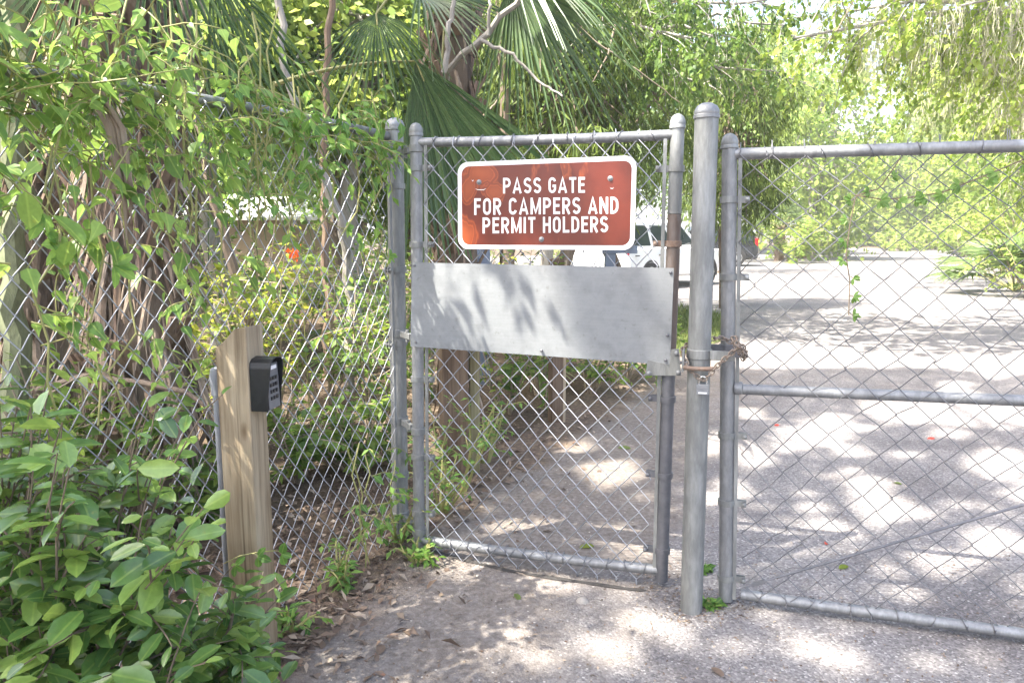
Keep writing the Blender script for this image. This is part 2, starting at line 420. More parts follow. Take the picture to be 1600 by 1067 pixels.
def pave_mat():
    m, nt, N, Lk = new_mat('worn_asphalt')
    o = N.new('ShaderNodeOutputMaterial'); b = N.new('ShaderNodeBsdfPrincipled'); Lk.new(b.outputs[0], o.inputs[0])
    b.inputs['Roughness'].default_value = .9; b.inputs['Specular IOR Level'].default_value = .25
    def attr(nm):
        a = N.new('ShaderNodeAttribute'); a.attribute_name = nm; return a.outputs['Fac']
    def math_(op, x, y):
        k = N.new('ShaderNodeMath'); k.operation = op
        for i, q in enumerate((x, y)):
            if hasattr(q, 'links'): Lk.new(q, k.inputs[i])
            else: k.inputs[i].default_value = q
        return k.outputs[0]
    def mix(f, A, B, mode='MIX'):
        k = N.new('ShaderNodeMix'); k.data_type = 'RGBA'; k.blend_type = mode
        if hasattr(f, 'links'): Lk.new(f, k.inputs[0])
        else: k.inputs[0].default_value = f
        for i, q in ((6, A), (7, B)):
            if hasattr(q, 'links'): Lk.new(q, k.inputs[i])
            else: k.inputs[i].default_value = (*q, 1)
        return k.outputs[2]
    def voro(scale):
        v = N.new('ShaderNodeTexVoronoi'); v.inputs['Scale'].default_value = scale
        tc = N.new('ShaderNodeTexCoord'); Lk.new(tc.outputs['Object'], v.inputs['Vector']); return v
    # aggregate: each pebble its own grey
    v1 = voro(120); v2 = voro(46)
    sep = N.new('ShaderNodeSeparateColor'); Lk.new(v1.outputs['Color'], sep.inputs[0])
    agg = ramp(N, [(0, (.125, .119, .119)), (.35, (.180, .172, .172)), (.75, (.225, .216, .215)), (.93, (.285, .274, .27)), (1, (.38, .365, .355))])
    Lk.new(sep.outputs[0], agg.inputs[0])
    nb = noise(N, Lk, 1.3, 4, .6); big = ramp(N, [(.3, (.74, .71, .70)), (.5, (1.0, .98, .96)), (.7, (1.22, 1.19, 1.15))]); Lk.new(nb.outputs['Fac'], big.inputs[0])
    asph = mix(1.0, agg.outputs[0], big.outputs[0], 'MULTIPLY')
    # single pale shell chips
    sep2 = N.new('ShaderNodeSeparateColor'); Lk.new(v2.outputs['Color'], sep2.inputs[0])
    chip = math_('MULTIPLY', math_('GREATER_THAN', sep2.outputs[0], .90), math_('LESS_THAN', v2.outputs['Distance'], .22))
    asph = mix(chip, asph, (.43, .415, .395))
    # sandy dirt
    nd = noise(N, Lk, 38, 7, .75)
    dr = ramp(N, [(.28, (.095, .079, .068)), (.5, (.175, .152, .134)), (.66, (.26, .23, .205)), (.8, (.38, .35, .315))]); Lk.new(nd.outputs['Fac'], dr.inputs[0])
    dirt = mix(math_('MULTIPLY', chip, .6), dr.outputs[0], (.55, .50, .44))
    ne = noise(N, Lk, 5.5, 6, .7)
    dn = math_('ADD', attr('dirt'), math_('MULTIPLY', math_('SUBTRACT', ne.outputs['Fac'], .5), 1.3))
    mr = N.new('ShaderNodeMapRange'); mr.inputs[1].default_value = .25; mr.inputs[2].default_value = .75; Lk.new(dn, mr.inputs[0])
    # hairline cracks, oil spots and old grime
    nw = noise(N, Lk, 3.0, 5, .6)
    vc = N.new('ShaderNodeTexVoronoi'); vc.feature = 'DISTANCE_TO_EDGE'; vc.inputs['Scale'].default_value = .75
    tcc = N.new('ShaderNodeTexCoord'); add = N.new('ShaderNodeVectorMath'); add.operation = 'MULTIPLY_ADD'; add.inputs[1].default_value = (.5, .5, 0)
    Lk.new(nw.outputs['Color'], add.inputs[0]); Lk.new(tcc.outputs['Object'], add.inputs[2]); Lk.new(add.outputs[0], vc.inputs['Vector'])
    crack = math_('MULTIPLY', math_('LESS_THAN', vc.outputs['Distance'], .004), math_('GREATER_THAN', nb.outputs['Fac'], .56))
    asph = mix(math_('MULTIPLY', crack, .35), asph, (.07, .064, .06))
    nst = noise(N, Lk, 2.1, 6, .72); sr0 = ramp(N, [(.60, (0, 0, 0)), (.72, (.45, .45, .45))]); Lk.new(nst.outputs['Fac'], sr0.inputs[0])
    asph = mix(sr0.outputs[0], asph, (.10, .088, .078))
    c = mix(mr.outputs[0], asph, dirt)
    # bare soil showing at the ragged edge
    ns = noise(N, Lk, 24, 8, .75)
    sr = ramp(N, [(.3, (.06, .042, .032)), (.5, (.12, .09, .068)), (.62, (.19, .145, .105)), (.75, (.30, .24, .18))]); Lk.new(ns.outputs['Fac'], sr.inputs[0])
    pn = math_('ADD', attr('pave'), math_('MULTIPLY', math_('SUBTRACT', ne.outputs['Fac'], .5), 1.1))
    mp = N.new('ShaderNodeMapRange'); mp.inputs[1].default_value = .3; mp.inputs[2].default_value = .7; Lk.new(pn, mp.inputs[0])
    c = mix(mp.outputs[0], sr.outputs[0], c)
    Lk.new(c, b.inputs['Base Color'])
    hh = math_('ADD', math_('MULTIPLY', v1.outputs['Distance'], -1.0), math_('MULTIPLY', nd.outputs['Fac'], 1.2))
    bp = N.new('ShaderNodeBump'); bp.inputs['Strength'].default_value = .55; bp.inputs['Distance'].default_value = .006
    Lk.new(hh, bp.inputs['Height']); Lk.new(bp.outputs[0], b.inputs['Normal'])
    return m
M['pave'] = pave_mat()

g = MB(); R = 320
g.add([(-R, -R, 0), (R, -R, 0), (R, R, 0), (-R, R, 0)], [(0, 1, 2, 3)], False)
tag(g.build('ground', M['ground']), None, None, kind='structure')

def poly_px(lst):
    return np.array([gnd(*p)[:2] if p[1] > 365 else p[2:] for p in lst])

def signed_dist(P, poly):                    # positive inside
    A = poly; B = np.roll(poly, -1, 0)
    d = np.full(len(P), 1e9); inside = np.zeros(len(P), bool)
    for a, b in zip(A, B):
        e = b - a; t = np.clip(((P - a) @ e) / (e @ e + 1e-12), 0, 1)
        d = np.minimum(d, np.linalg.norm(P - (a + t[:, None] * e), axis=1))
        c = (a[1] > P[:, 1]) != (b[1] > P[:, 1])
        xi = a[0] + (P[:, 1] - a[1]) * e[0] / (e[1] if abs(e[1]) > 1e-9 else 1e-9)
        inside ^= c & (P[:, 0] < xi)
    return np.where(inside, d, -d)

PAVE = np.array([(-1.3, -6), (-1.0, 0.9)] + [tuple(gnd(*p)[:2]) for p in
    [(450, 1062), (530, 985), (632, 890), (690, 836), (780, 765), (900, 690), (1000, 616), (1062, 558), (1136, 533), (1140, 500),
     (1060, 487), (930, 479), (760, 470), (640, 452), (610, 425), (640, 402), (1000, 399), (1180, 392), (1330, 388), (1500, 389),
     (1520, 398), (1560, 412), (1600, 432), (1750, 470)]] + [(9, 6), (7, 2), (6, -6)])
DIRT = np.array([tuple(gnd(*p)[:2]) for p in
    [(560, 960), (632, 890), (690, 836), (780, 765), (900, 690), (1000, 616), (1062, 558), (1140, 530), (1120, 640), (1100, 760), (1080, 870), (1040, 905), (900, 905), (760, 905), (650, 950)]])

def pavement():
    def axis(lo, hi, c0, s0, k):
        xs = [c0]; x = c0
        while x < hi: x += s0 + k * abs(x - c0); xs.append(x)
        x = c0
        while x > lo: x -= s0 + k * abs(x - c0); xs.insert(0, x)
        return np.array(xs)
    X = axis(-12, 42, .3, .025, .032); Y = axis(-6, 75, 3.0, .025, .03)
    gx, gy = np.meshgrid(X, Y); P = np.stack([gx.ravel(), gy.ravel()], 1)
    sd = signed_dist(P, PAVE); wob = .05 * np.sin(P[:, 0] * 9 + 3 * np.sin(P[:, 1] * 5)) + .04 * np.sin(P[:, 1] * 13 + P[:, 0] * 7)
    soft = .16 + .02 * np.clip(P[:, 1], 0, 40)
    pave = np.clip((sd + wob) / (2 * soft) + .5, 0, 1)
    dd = signed_dist(P, DIRT); dirt = np.clip((dd + wob) / .5 + .45, 0, 1)
    dirt = np.maximum(dirt, np.clip(1.05 - sd / 1.5, 0, .72) * (P[:, 1] < 8)); dirt = np.maximum(dirt, (.26 - .16 * np.clip((P[:, 0] - .3) / 1.0, 0, 1)) * (P[:, 1] < 30))
    z = np.full(len(P), .006)
    nx, ny = len(X), len(Y)
    idx = np.arange(nx * ny).reshape(ny, nx)
    q = np.stack([idx[:-1, :-1], idx[:-1, 1:], idx[1:, 1:], idx[1:, :-1]], -1).reshape(-1, 4)
    keep = (sd[q] > -soft[q] * 1.5).any(1)
    q = q[keep]
    o = raw_mesh('pavement', np.concatenate([P, z[:, None]], 1), q, None, None, None, M['pave'])
    for nm, val in (('pave', pave), ('dirt', dirt)):
        a = o.data.attributes.new(nm, 'FLOAT', 'POINT'); a.data.foreach_set('value', val.astype(np.float32))
    tag(o, None, None, kind='structure')
pavement()
# dark ribbon painted on the pavement for the narrow gate's bottom rail shadow
def shadow_strip():
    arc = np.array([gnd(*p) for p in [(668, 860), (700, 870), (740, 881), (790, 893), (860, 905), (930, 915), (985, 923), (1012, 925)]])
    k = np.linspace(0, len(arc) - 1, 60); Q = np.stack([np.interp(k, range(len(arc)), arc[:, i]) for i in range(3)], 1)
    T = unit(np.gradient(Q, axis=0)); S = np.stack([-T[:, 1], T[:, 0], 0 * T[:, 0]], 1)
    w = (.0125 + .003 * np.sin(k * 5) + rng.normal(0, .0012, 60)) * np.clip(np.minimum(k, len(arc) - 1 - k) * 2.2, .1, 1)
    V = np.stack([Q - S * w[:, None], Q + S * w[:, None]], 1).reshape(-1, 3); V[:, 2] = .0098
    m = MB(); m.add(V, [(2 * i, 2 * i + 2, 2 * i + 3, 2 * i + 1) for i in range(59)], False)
    M['shadow_strip'] = solid('painted_rail_shadow', (.035, .032, .03), (.06, .055, .052), 60, .95, 0, .4)
    tag(m.build('pavement_shadow', M['shadow_strip'], sharp=False), None, None, kind='structure')
shadow_strip()
# ------------------------------------------------------------ chain-link: gates, fence, posts
def chain_link(corner, a, b, r, warp=.006, droop=0.0, sides=4, stub=.022):
    """woven wires; corner(u, v) maps metres along / up to a point, wires zigzag upward"""
    mb = MB()
    Wd, Hd, fn = corner
    nw = int(Wd / a); nk = int(round(Hd / b))
    ph = rng.uniform(0, 9, 8)
    def wob(u, v):
        du = warp * (math.sin(u * 4 + v * 3 + ph[0]) + .7 * math.sin(u * 9 - v * 5 + ph[1]))
        dv = warp * (math.sin(u * 5 - v * 4 + ph[2]) + .7 * math.sin(v * 8 + u * 3 + ph[3]))
        dn = 2 * warp * math.sin(u * 3 + ph[4]) * math.sin(v * 3.3 + ph[5])
        return u + du, v + dv, dn
    for j in range(nw):
        pts = []
        for k in range(nk + 1):
            odd = (k + j) % 2
            u = (j + odd) * a; v = k * b
            s = 1 if odd else -1
            u -= s * r * .2
            # hooked bend: two points so that wires hook round each other
            uu, vv, dn = wob(u, v)
            jit = rng.normal(0, warp * .25, 2)
            dz = .75 * r * 2 * (1 if odd else -1)
            pts.append(fn(uu + jit[0] - s * a * .07, vv + jit[1] - b * .10, dn - dz * .5))
            pts.append(fn(uu + jit[0] + s * a * .02, vv + jit[1], dn + dz))
            pts.append(fn(uu + jit[0] - s * a * .07, vv + jit[1] + b * .10, dn - dz * .5))
        # twisted ends
        u0 = (j + (j % 2)) * a
        pts.insert(0, fn(*wob(u0 + rng.normal(0, .004), -stub * rng.uniform(.5, 1.3))[:2], rng.normal(0, .006)))
        kk = (nk + j) % 2
        pts.append(fn(*wob((j + kk) * a + rng.normal(0, .004), Hd + stub * rng.uniform(.5, 1.3))[:2], rng.normal(0, .006)))
        mb.tube(pts, r, sides, True)
    return mb

def panel_map(bl, br, tl, tr, nrm, off):
    bl, br, tl, tr = map(np.asarray, (bl, br, tl, tr))
    Wd = np.linalg.norm(br - bl); Hd = np.linalg.norm(tl - bl)
    def fn(u, v, dn=0.0):
        s, t = u / Wd, v / Hd
        return (bl * (1 - s) + br * s) * (1 - t) + (tl * (1 - s) + tr * s) * t + nrm * (off + dn)
    return (Wd, Hd, fn)

def pipe(a, b, r, mat, name, parent, n=20):
    a = np.asarray(a, float); b = np.asarray(b, float); d = np.linalg.norm(b - a)
    m = MB(); m.lathe(a, b - a, [(0, r * .9), (.002, r), (d - .002, r), (d, r * .9)], n)
    return m.build(name, mat, parent)

def dome_cap(top, axis, r, mat, parent):
    m = MB(); ax = unit(axis)
    m.lathe(np.asarray(top) - ax * .028, ax, [(0, r * 1.10), (.001, r * 1.16), (.012, r * 1.17), (.015, r * 1.10), (.022, r * 1.14), (.032, r * 1.08), (.045, r * .88), (.054, r * .5), (.058, .001)], 20)
    return m.build('cap', mat, parent)

def lerp(a, b, t): return np.asarray(a) * (1 - t) + np.asarray(b) * t

def band(c, axis, r, toward, reach, nrm, mat, parent, h=.025, bolt_side=1):
    """strap ring round a pipe with a tongue that clamps the tension bar and a bolt"""
    ax = unit(axis); m = MB(); t = unit(toward)
    m.lathe(np.asarray(c) - ax * h / 2, ax, [(0, r + .0005), (.0005, r + .006), (h - .0005, r + .006), (h, r + .0005)], 20)
    for s in (-1, 1):
        p = np.asarray(c) + t * (r * .6 + reach * .5) + nrm * s * .008
        m.box(p, (reach, .005, h), (t, nrm, ax))
    e = np.asarray(c) + t * (r * .6 + reach * .86)
    m.lathe(e - nrm * .018, nrm, [(0, .008), (.01, .008), (.011, .005), (.034, .005), (.035, .009), (.043, .0085), (.047, .003)], 8)
    return m.build('band', mat, parent)

def on_line(a, b, z): return lerp(a, b, (z - a[2]) / (b[2] - a[2]))
# --- pedestrian gate
PG = Wall(gnd(655, 866), gnd(1033, 917))
n = PG.n
pg = thing('pedestrian_gate', (gnd(655, 866) + gnd(1033, 917)) / 2, 'narrow chain-link gate with galvanized frame, carrying the brown sign and a bare metal panel', 'gate')
lt, lb = PG.on(650, 203), PG.on(655, 852)
rt_, rb = PG.on(1059, 190), PG.on(1033, 907)
RS = .027
pipe(lb, lt, RS, M['galv'], 'stile', pg); jn = on_line(rb, rt_, PG.on(1045, 566)[2]); pipe(rb, jn, RS, M['galv_dark'], 'stile', pg); jm = on_line(rb, rt_, PG.on(1045, 335)[2]); pipe(jn, jm, RS, M['stained'], 'stile', pg); pipe(jm, rt_, RS, M['galv_dull'], 'stile', pg)  # lower latch stile in darker metal, standing for shade below the panel
dome_cap(lt, lt - lb, RS, M['galv_dull'], pg); dome_cap(rt_, rt_ - rb, RS, M['galv_dull'], pg)
tl, tr = PG.on(655, 223), PG.on(1052, 211)
bl, br = PG.on(660, 843), PG.on(1030, 890)
def sag_pipe(a, b, r, sag, mat, name, parent):
    P = [lerp(a, b, t) + np.array([0, 0, -sag * 4 * t * (1 - t)]) for t in np.linspace(0, 1, 13)]
    m = MB(); m.tube(P, r, 18); return m.build(name, mat, parent)
sag_pipe(tl, tr, .0205, .004, M['galv'], 'top_rail', pg)
sag_pipe(bl, br, .022, .006, M['galv'], 'bottom_rail', pg)
# tension bars
FO = RS + .004
def bar(a, b, mat, parent):
    m = MB(); ax = unit(np.asarray(b) - a); s = unit(np.cross(ax, n))
    m.box((np.asarray(a) + b) / 2, (.014, .006, np.linalg.norm(np.asarray(b) - a)), (s, n, ax)); return m.build('tension_bar', mat, parent)
bar(PG.on(665, 224, .012), PG.on(668, 852, .012), M['galv_dull'], pg)
bar(PG.on(1040, 207, .012), PG.on(1022, 898, .012), M['galv_dull'], pg)
tdir = PG.t
axL = unit(lt - lb); axR = unit(rt_ - rb)
def on_line(a, b, z): return lerp(a, b, (z - a[2]) / (b[2] - a[2]))
for v in (263, 382, 592, 713, 800):
    z = PG.on(655, v)[2]; band(on_line(lb, lt, z), axL, RS, tdir, .062, n, M['galv_dull'], pg)
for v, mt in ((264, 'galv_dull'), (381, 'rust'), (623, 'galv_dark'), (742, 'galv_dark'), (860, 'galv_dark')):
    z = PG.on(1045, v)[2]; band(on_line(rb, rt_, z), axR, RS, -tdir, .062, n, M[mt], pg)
cm = panel_map(PG.on(668, 868), PG.on(1021, 906), PG.on(667, 222), PG.on(1041, 213), n, .014)
chain_link(cm, .0445, .0505, .0023, .005).build('mesh', M['wire'], pg, sharp=False)
# wire ties along both rails
for (A, B, rr, cnt) in ((tl, tr, .0215, 9), (bl, br, .023, 12)):
    for i in range(cnt):
        c = lerp(A, B, (i + .6) / (cnt + .3) + rng.normal(0, .01)); tilt = rng.normal(0, .25)
        ring = [c + rr * 1.06 * (math.cos(q) * n + math.sin(q) * np.array([0, 0, 1])) + tdir * (tilt * .03 * math.sin(q)) for q in np.linspace(0, 2 * PI, 13)]
        tail = ring[-1] + n * .012 + np.array([0, 0, .012]) * rng.choice([-1, 1])
        MB().tube(ring + [tail], .0019, 5).build('wire_tie', M['wire_dark'], pg, sharp=False)
# sheet metal panel screwed over the middle
def sheet(corners, off, th, wall, mat, name, parent, bend=0.0):
    P = [wall.on(u, v, off) for u, v in corners]
    V = []; F = []; nu, nv = 14, 4
    for k in range(2):
        for j in range(nv + 1):
            for i in range(nu + 1):
                s, t = i / nu, j / nv
                p = (P[0] * (1 - s) + P[1] * s) * (1 - t) + (P[3] * (1 - s) + P[2] * s) * t
                V.append(p + wall.n * (bend * (math.sin(s * 5 + 1) * .6 + math.sin(t * 3 + s * 2) * .5) - k * th))
    K = (nu + 1) * (nv + 1)
    ix = lambda i, j, k: k * K + j * (nu + 1) + i
    for j in range(nv):
        for i in range(nu):
            F.append((ix(i, j, 0), ix(i, j + 1, 0), ix(i + 1, j + 1, 0), ix(i + 1, j, 0)))
            F.append((ix(i, j, 1), ix(i + 1, j, 1), ix(i + 1, j + 1, 1), ix(i, j + 1, 1)))
    for i in range(nu):
        F.append((ix(i, 0, 0), ix(i + 1, 0, 0), ix(i + 1, 0, 1), ix(i, 0, 1))); F.append((ix(i, nv, 0), ix(i, nv, 1), ix(i + 1, nv, 1), ix(i + 1, nv, 0)))
    for j in range(nv):
        F.append((ix(0, j, 0), ix(0, j, 1), ix(0, j + 1, 1), ix(0, j + 1, 0))); F.append((ix(nu, j, 0), ix(nu, j + 1, 0), ix(nu, j + 1, 1), ix(nu, j, 1)))
    m = MB(); m.add(V, F, True)
    return m.build(name, mat, parent)

def panel_mat():
    m, nt, N, Lk = new_mat('brushed_sheet_metal')
    o = N.new('ShaderNodeOutputMaterial'); b = N.new('ShaderNodeBsdfPrincipled'); Lk.new(b.outputs[0], o.inputs[0])
    b.inputs['Metallic'].default_value = .10
    n1 = noise(N, Lk, 4.5, 7, .68); n2 = noise(N, Lk, 60, 6, .75, stretch=(.12, .12, 2.5)); n3 = noise(N, Lk, 45, 3, .6)
    r = ramp(N, [(.3, (.165, .174, .18)), (.5, (.235, .247, .254)), (.62, (.195, .204, .21)), (.8, (.275, .285, .288))]); Lk.new(n1.outputs['Fac'], r.inputs[0])
    r2 = ramp(N, [(.3, (.93, .93, .93)), (.6, (1.03, 1.03, 1.03))]); Lk.new(n2.outputs['Fac'], r2.inputs[0])
    mx = N.new('ShaderNodeMix'); mx.data_type = 'RGBA'; mx.blend_type = 'MULTIPLY'; mx.inputs[0].default_value = 1
    Lk.new(r.outputs[0], mx.inputs[6]); Lk.new(r2.outputs[0], mx.inputs[7])
    r3 = ramp(N, [(.62, (1, 1, 1)), (.72, (.62, .60, .57))]); Lk.new(n3.outputs['Fac'], r3.inputs[0])
    my = N.new('ShaderNodeMix'); my.data_type = 'RGBA'; my.blend_type = 'MULTIPLY'; my.inputs[0].default_value = .5
    Lk.new(mx.outputs[2], my.inputs[6]); Lk.new(r3.outputs[0], my.inputs[7]); Lk.new(my.outputs[2], b.inputs['Base Color'])
    mr = N.new('ShaderNodeMapRange'); mr.inputs[3].default_value = .38; mr.inputs[4].default_value = .62
    Lk.new(n2.outputs['Fac'], mr.inputs[0]); Lk.new(mr.outputs[0], b.inputs['Roughness'])
    bp = N.new('ShaderNodeBump'); bp.inputs['Strength'].default_value = .06; bp.inputs['Distance'].default_value = .01
    Lk.new(n2.outputs['Fac'], bp.inputs['Height']); Lk.new(bp.outputs[0], b.inputs['Normal'])
    return m
M['sheet'] = panel_mat()
panel = sheet([(645, 410), (1053, 419), (1047, 571), (642, 541)], .040, .002, PG, M['sheet'], 'metal_panel', pg, .007)
for u, v in ((648, 415), (1048, 426), (1043, 524), (1040, 563), (650, 535), (846, 548)):
    c = PG.on(u, v, .044)
    MB().lathe(c - n * .004, n, [(0, .0065), (.005, .0065), (.008, .0035), (.0082, .001)], 10).build('screw', M['galv_dark'], panel)
# latch plate on the gate
lp = MB()
P4 = [PG.on(u, v, .0365) for u, v in ((1012, 562), (1046, 570), (1049, 546), (1061, 545), (1064, 587), (1008, 587))]
lp.prism(P4, n * -.006)
lpo = lp.build('latch_plate', M['galv_dull'], pg, .001)
for u, v in ((1057, 552), (1060, 582), (1014, 583)):
    c = PG.on(u, v, .037)
    MB().lathe(c, n, [(0, .012), (.002, .012), (.0025, .009), (.010, .009), (.012, .006), (.0125, .002)], 6).build('bolt', M['galv'], lpo)
tg = MB(); tg.tube([PG.on(1052, 567, .02), PG.on(1076, 566, .02)], .007, 8); tg.build('latch_bar', M['galv_dark'], pg)

# --- the sign
SO = .047
SC = [PG.on(715, 254, SO), PG.on(995, 243, SO), PG.on(991, 391, SO), PG.on(716, 389, SO)]
def sgn(u, v, off=0.0):                       # u, v in photo pixels of the sign's own plane
    return PG.on(u, v, SO + off)
sg = thing('sign', (SC[2] + SC[3]) / 2, 'brown and white PASS GATE sign bolted high on the narrow gate', 'sign')
def bil(s, t, off=0.0):
    return (SC[0] * (1 - s) + SC[1] * s) * (1 - t) + (SC[3] * (1 - s) + SC[2] * s) * t + n * off
SW = np.linalg.norm(SC[1] - SC[0]); SH = np.linalg.norm(SC[3] - SC[0])
def rounded(inset, rad, off, k=8):
    pts = []
    for cx, cy_, a0 in ((inset + rad, inset + rad, PI), (SW - inset - rad, inset + rad, 1.5 * PI), (SW - inset - rad, SH - inset - rad, 0), (inset + rad, SH - inset - rad, .5 * PI)):
        for i in range(k + 1):
            a = a0 + i * PI / 2 / k
            pts.append(bil((cx + rad * math.cos(a)) / SW, (cy_ + rad * math.sin(a)) / SH, off))
    return pts
m = MB(); m.prism(rounded(0, .045, 0), n * -.0022); m.build('border', M['white'], sg)
def sign_mat():
    m, nt, N, Lk = new_mat('faded_brown_sheeting')
    o = N.new('ShaderNodeOutputMaterial'); b = N.new('ShaderNodeBsdfPrincipled'); Lk.new(b.outputs[0], o.inputs[0])
    b.inputs['Roughness'].default_value = .32
    a = N.new('ShaderNodeAttribute'); a.attribute_name = 'wear'
    n1 = noise(N, Lk, 9, 5, .6); n2 = noise(N, Lk, 16, 3, .5, stretch=(1, 1, .35))
    r = ramp(N, [(.3, (.108, .0175, .009)), (.7, (.152, .025, .012))]); Lk.new(n1.outputs['Fac'], r.inputs[0])
    k = N.new('ShaderNodeMath'); k.operation = 'ADD'
    k2 = N.new('ShaderNodeMath'); k2.operation = 'MULTIPLY_ADD'; k2.inputs[1].default_value = 1.1; k2.inputs[2].default_value = -.55; Lk.new(n2.outputs['Fac'], k2.inputs[0])
    Lk.new(a.outputs['Fac'], k.inputs[0]); Lk.new(k2.outputs[0], k.inputs[1])
    w = ramp(N, [(.24, (0, 0, 0)), (.31, (.8, .8, .8)), (.335, (.25, .25, .25)), (.42, (.35, .35, .35)), (.455, (1, 1, 1)), (.50, (.5, .5, .5)), (.8, (.8, .8, .8))]); Lk.new(k.outputs[0], w.inputs[0])
    mx = N.new('ShaderNodeMix'); mx.data_type = 'RGBA'; Lk.new(w.outputs[0], mx.inputs[0]); Lk.new(r.outputs[0], mx.inputs[6])
    mx.inputs[7].default_value = (.36, .078, .022, 1); Lk.new(mx.outputs[2], b.inputs['Base Color'])
    return m
M['sign'] = sign_mat()
# brown field: fine grid clipped to the rounded outline, with a wear attribute
def sign_face():
    nu, nv, ins, rad = 96, 48, .018, .033
    V = []
    for k in range(2):
        for b in range(nv + 1):
            for a in range(nu + 1):
                x = ins + (SW - 2 * ins) * a / nu; y = ins + (SH - 2 * ins) * b / nv
                cx = min(max(x, ins + rad), SW - ins - rad); cy_ = min(max(y, ins + rad), SH - ins - rad)
                dx, dy = x - cx, y - cy_; d = math.hypot(dx, dy)
                if dx and dy and d > rad: x, y = cx + dx * rad / d, cy_ + dy * rad / d
                V.append(bil(x / SW, y / SH, .0006 - k * .0005))
    K = (nu + 1) * (nv + 1); ix = lambda a, b, k=0: k * K + b * (nu + 1) + a
    F = [(ix(a, b), ix(a, b + 1), ix(a + 1, b + 1), ix(a + 1, b)) for b in range(nv) for a in range(nu)]
    F += [(ix(a, b, 1), ix(a + 1, b, 1), ix(a + 1, b + 1, 1), ix(a, b + 1, 1)) for b in range(nv) for a in range(nu)]
    for a in range(nu):
        for b in (0, nv): F.append((ix(a, b), ix(a + 1, b), ix(a + 1, b, 1), ix(a, b, 1)))
    for b in range(nv):
        for a in (0, nu): F.append((ix(a, b), ix(a, b + 1), ix(a, b + 1, 1), ix(a, b, 1)))
    m = MB(); m.add(V, F, False); return m.build('face', M['sign'], sg, sharp=False)
fo = sign_face()
V = np.array([v.co[:] for v in fo.data.vertices])
pu, pv = project(V)
wear = np.zeros(len(V))
for cu, cv, ru, rv, s in ((726, 365, 22, 34, .9), (728, 300, 16, 26, .7), (756, 270, 22, 16, .75), (772, 300, 22, 14, .55), (838, 262, 12, 26, .35), (880, 262, 14, 26, .35), (915, 268, 12, 24, .3)):
    wear = np.maximum(wear, s * np.exp(-((pu - cu) / ru) ** 2 - ((pv - cv) / rv) ** 2))
a = fo.data.attributes.new('wear', 'FLOAT', 'POINT'); a.data.foreach_set('value', wear.astype(np.float32))
# lettering
def arc(cx, cy_, rx, ry, a0, a1, k=10):
    return [(cx + rx * math.cos(math.radians(a)), cy_ + ry * math.sin(math.radians(a))) for a in np.linspace(a0, a1, k)]
W_ = .165; q_ = W_ / 2                          # stroke width against a cap height of 1
def GL(w):                                      # strokes of the road-sign capitals: width, then polylines
    r = .30; L, Rr, T, B = q_, w - q_, 1 - q_, q_
    bowl = lambda y0, y1, x1: [(L, y1)] + arc(x1 - (y1 - y0) / 2, (y0 + y1) / 2, (y1 - y0) / 2, (y1 - y0) / 2, 90, -90, 11) + [(L, y0)]
    m = (L + Rr) / 2; hw = (Rr - L) / 2
    O = arc(m, T - hw, hw, hw, 0, 180, 13) + arc(m, B + hw, hw, hw, 180, 360, 13) + [(Rr, T - hw)]
    C = arc(m, T - hw, hw, hw, 12, 180, 13) + arc(m, B + hw, hw, hw, 180, 348, 13)
    return dict(P=[[(L, 0), (L, 1)], bowl(.46, T, Rr)], R=[[(L, 0), (L, 1)], bowl(.47, T, Rr), [(w * .45, .47), (w - .07, 0)]],
        A=[[(.07, 0), (w / 2, .97), (w - .07, 0)], [(.22 * w, .28), (.78 * w, .28)]],
        S=[arc(m, T - hw * .93, hw, hw * .93, 20, 200, 11)[:-1] + arc(m, T - hw * .93, hw, hw * .93, 200, 240, 3) + [(m, .5)] + arc(m, B + hw * .93, hw, hw * .93, 60, 20, 3) + arc(m, B + hw * .93, hw, hw * .93, 20, -160, 11)],
        G=[arc(m, T - hw, hw, hw, 12, 180, 13) + arc(m, B + hw, hw, hw, 180, 360, 13) + [(Rr, .45)], [(m + .02, .45), (w, .45)]],
        T=[[(0, T), (w, T)], [(w / 2, 0), (w / 2, T - q_)]], E=[[(L, 0), (L, 1)], [(L, T), (w, T)], [(L, .52), (w * .9, .52)], [(L, B), (w, B)]],
        F=[[(L, 0), (L, 1)], [(L, T), (w, T)], [(L, .52), (w * .9, .52)]], O=[O], C=[C],
        M=[[(L, 0), (L, 1)], [(Rr, 0), (Rr, 1)], [(L, .93), (w / 2, .12), (Rr, .93)]], N=[[(L, 0), (L, 1)], [(Rr, 0), (Rr, 1)], [(L, .93), (Rr, .07)]],
        D=[[(L, 0), (L, 1)], [(L, T)] + arc(Rr - .30, T - .30, .30, .30, 90, 0, 8) + arc(Rr - .30, B + .30, .30, .30, 0, -90, 8) + [(L, B)]],
        I=[[(w / 2, 0), (w / 2, 1)]], H=[[(L, 0), (L, 1)], [(Rr, 0), (Rr, 1)], [(L, .52), (Rr, .52)]], L=[[(L, 0), (L, 1)], [(L, B), (w, B)]])
WID = dict(M=.78, N=.64, I=.18, T=.56, E=.52, F=.50, L=.50, A=.70)
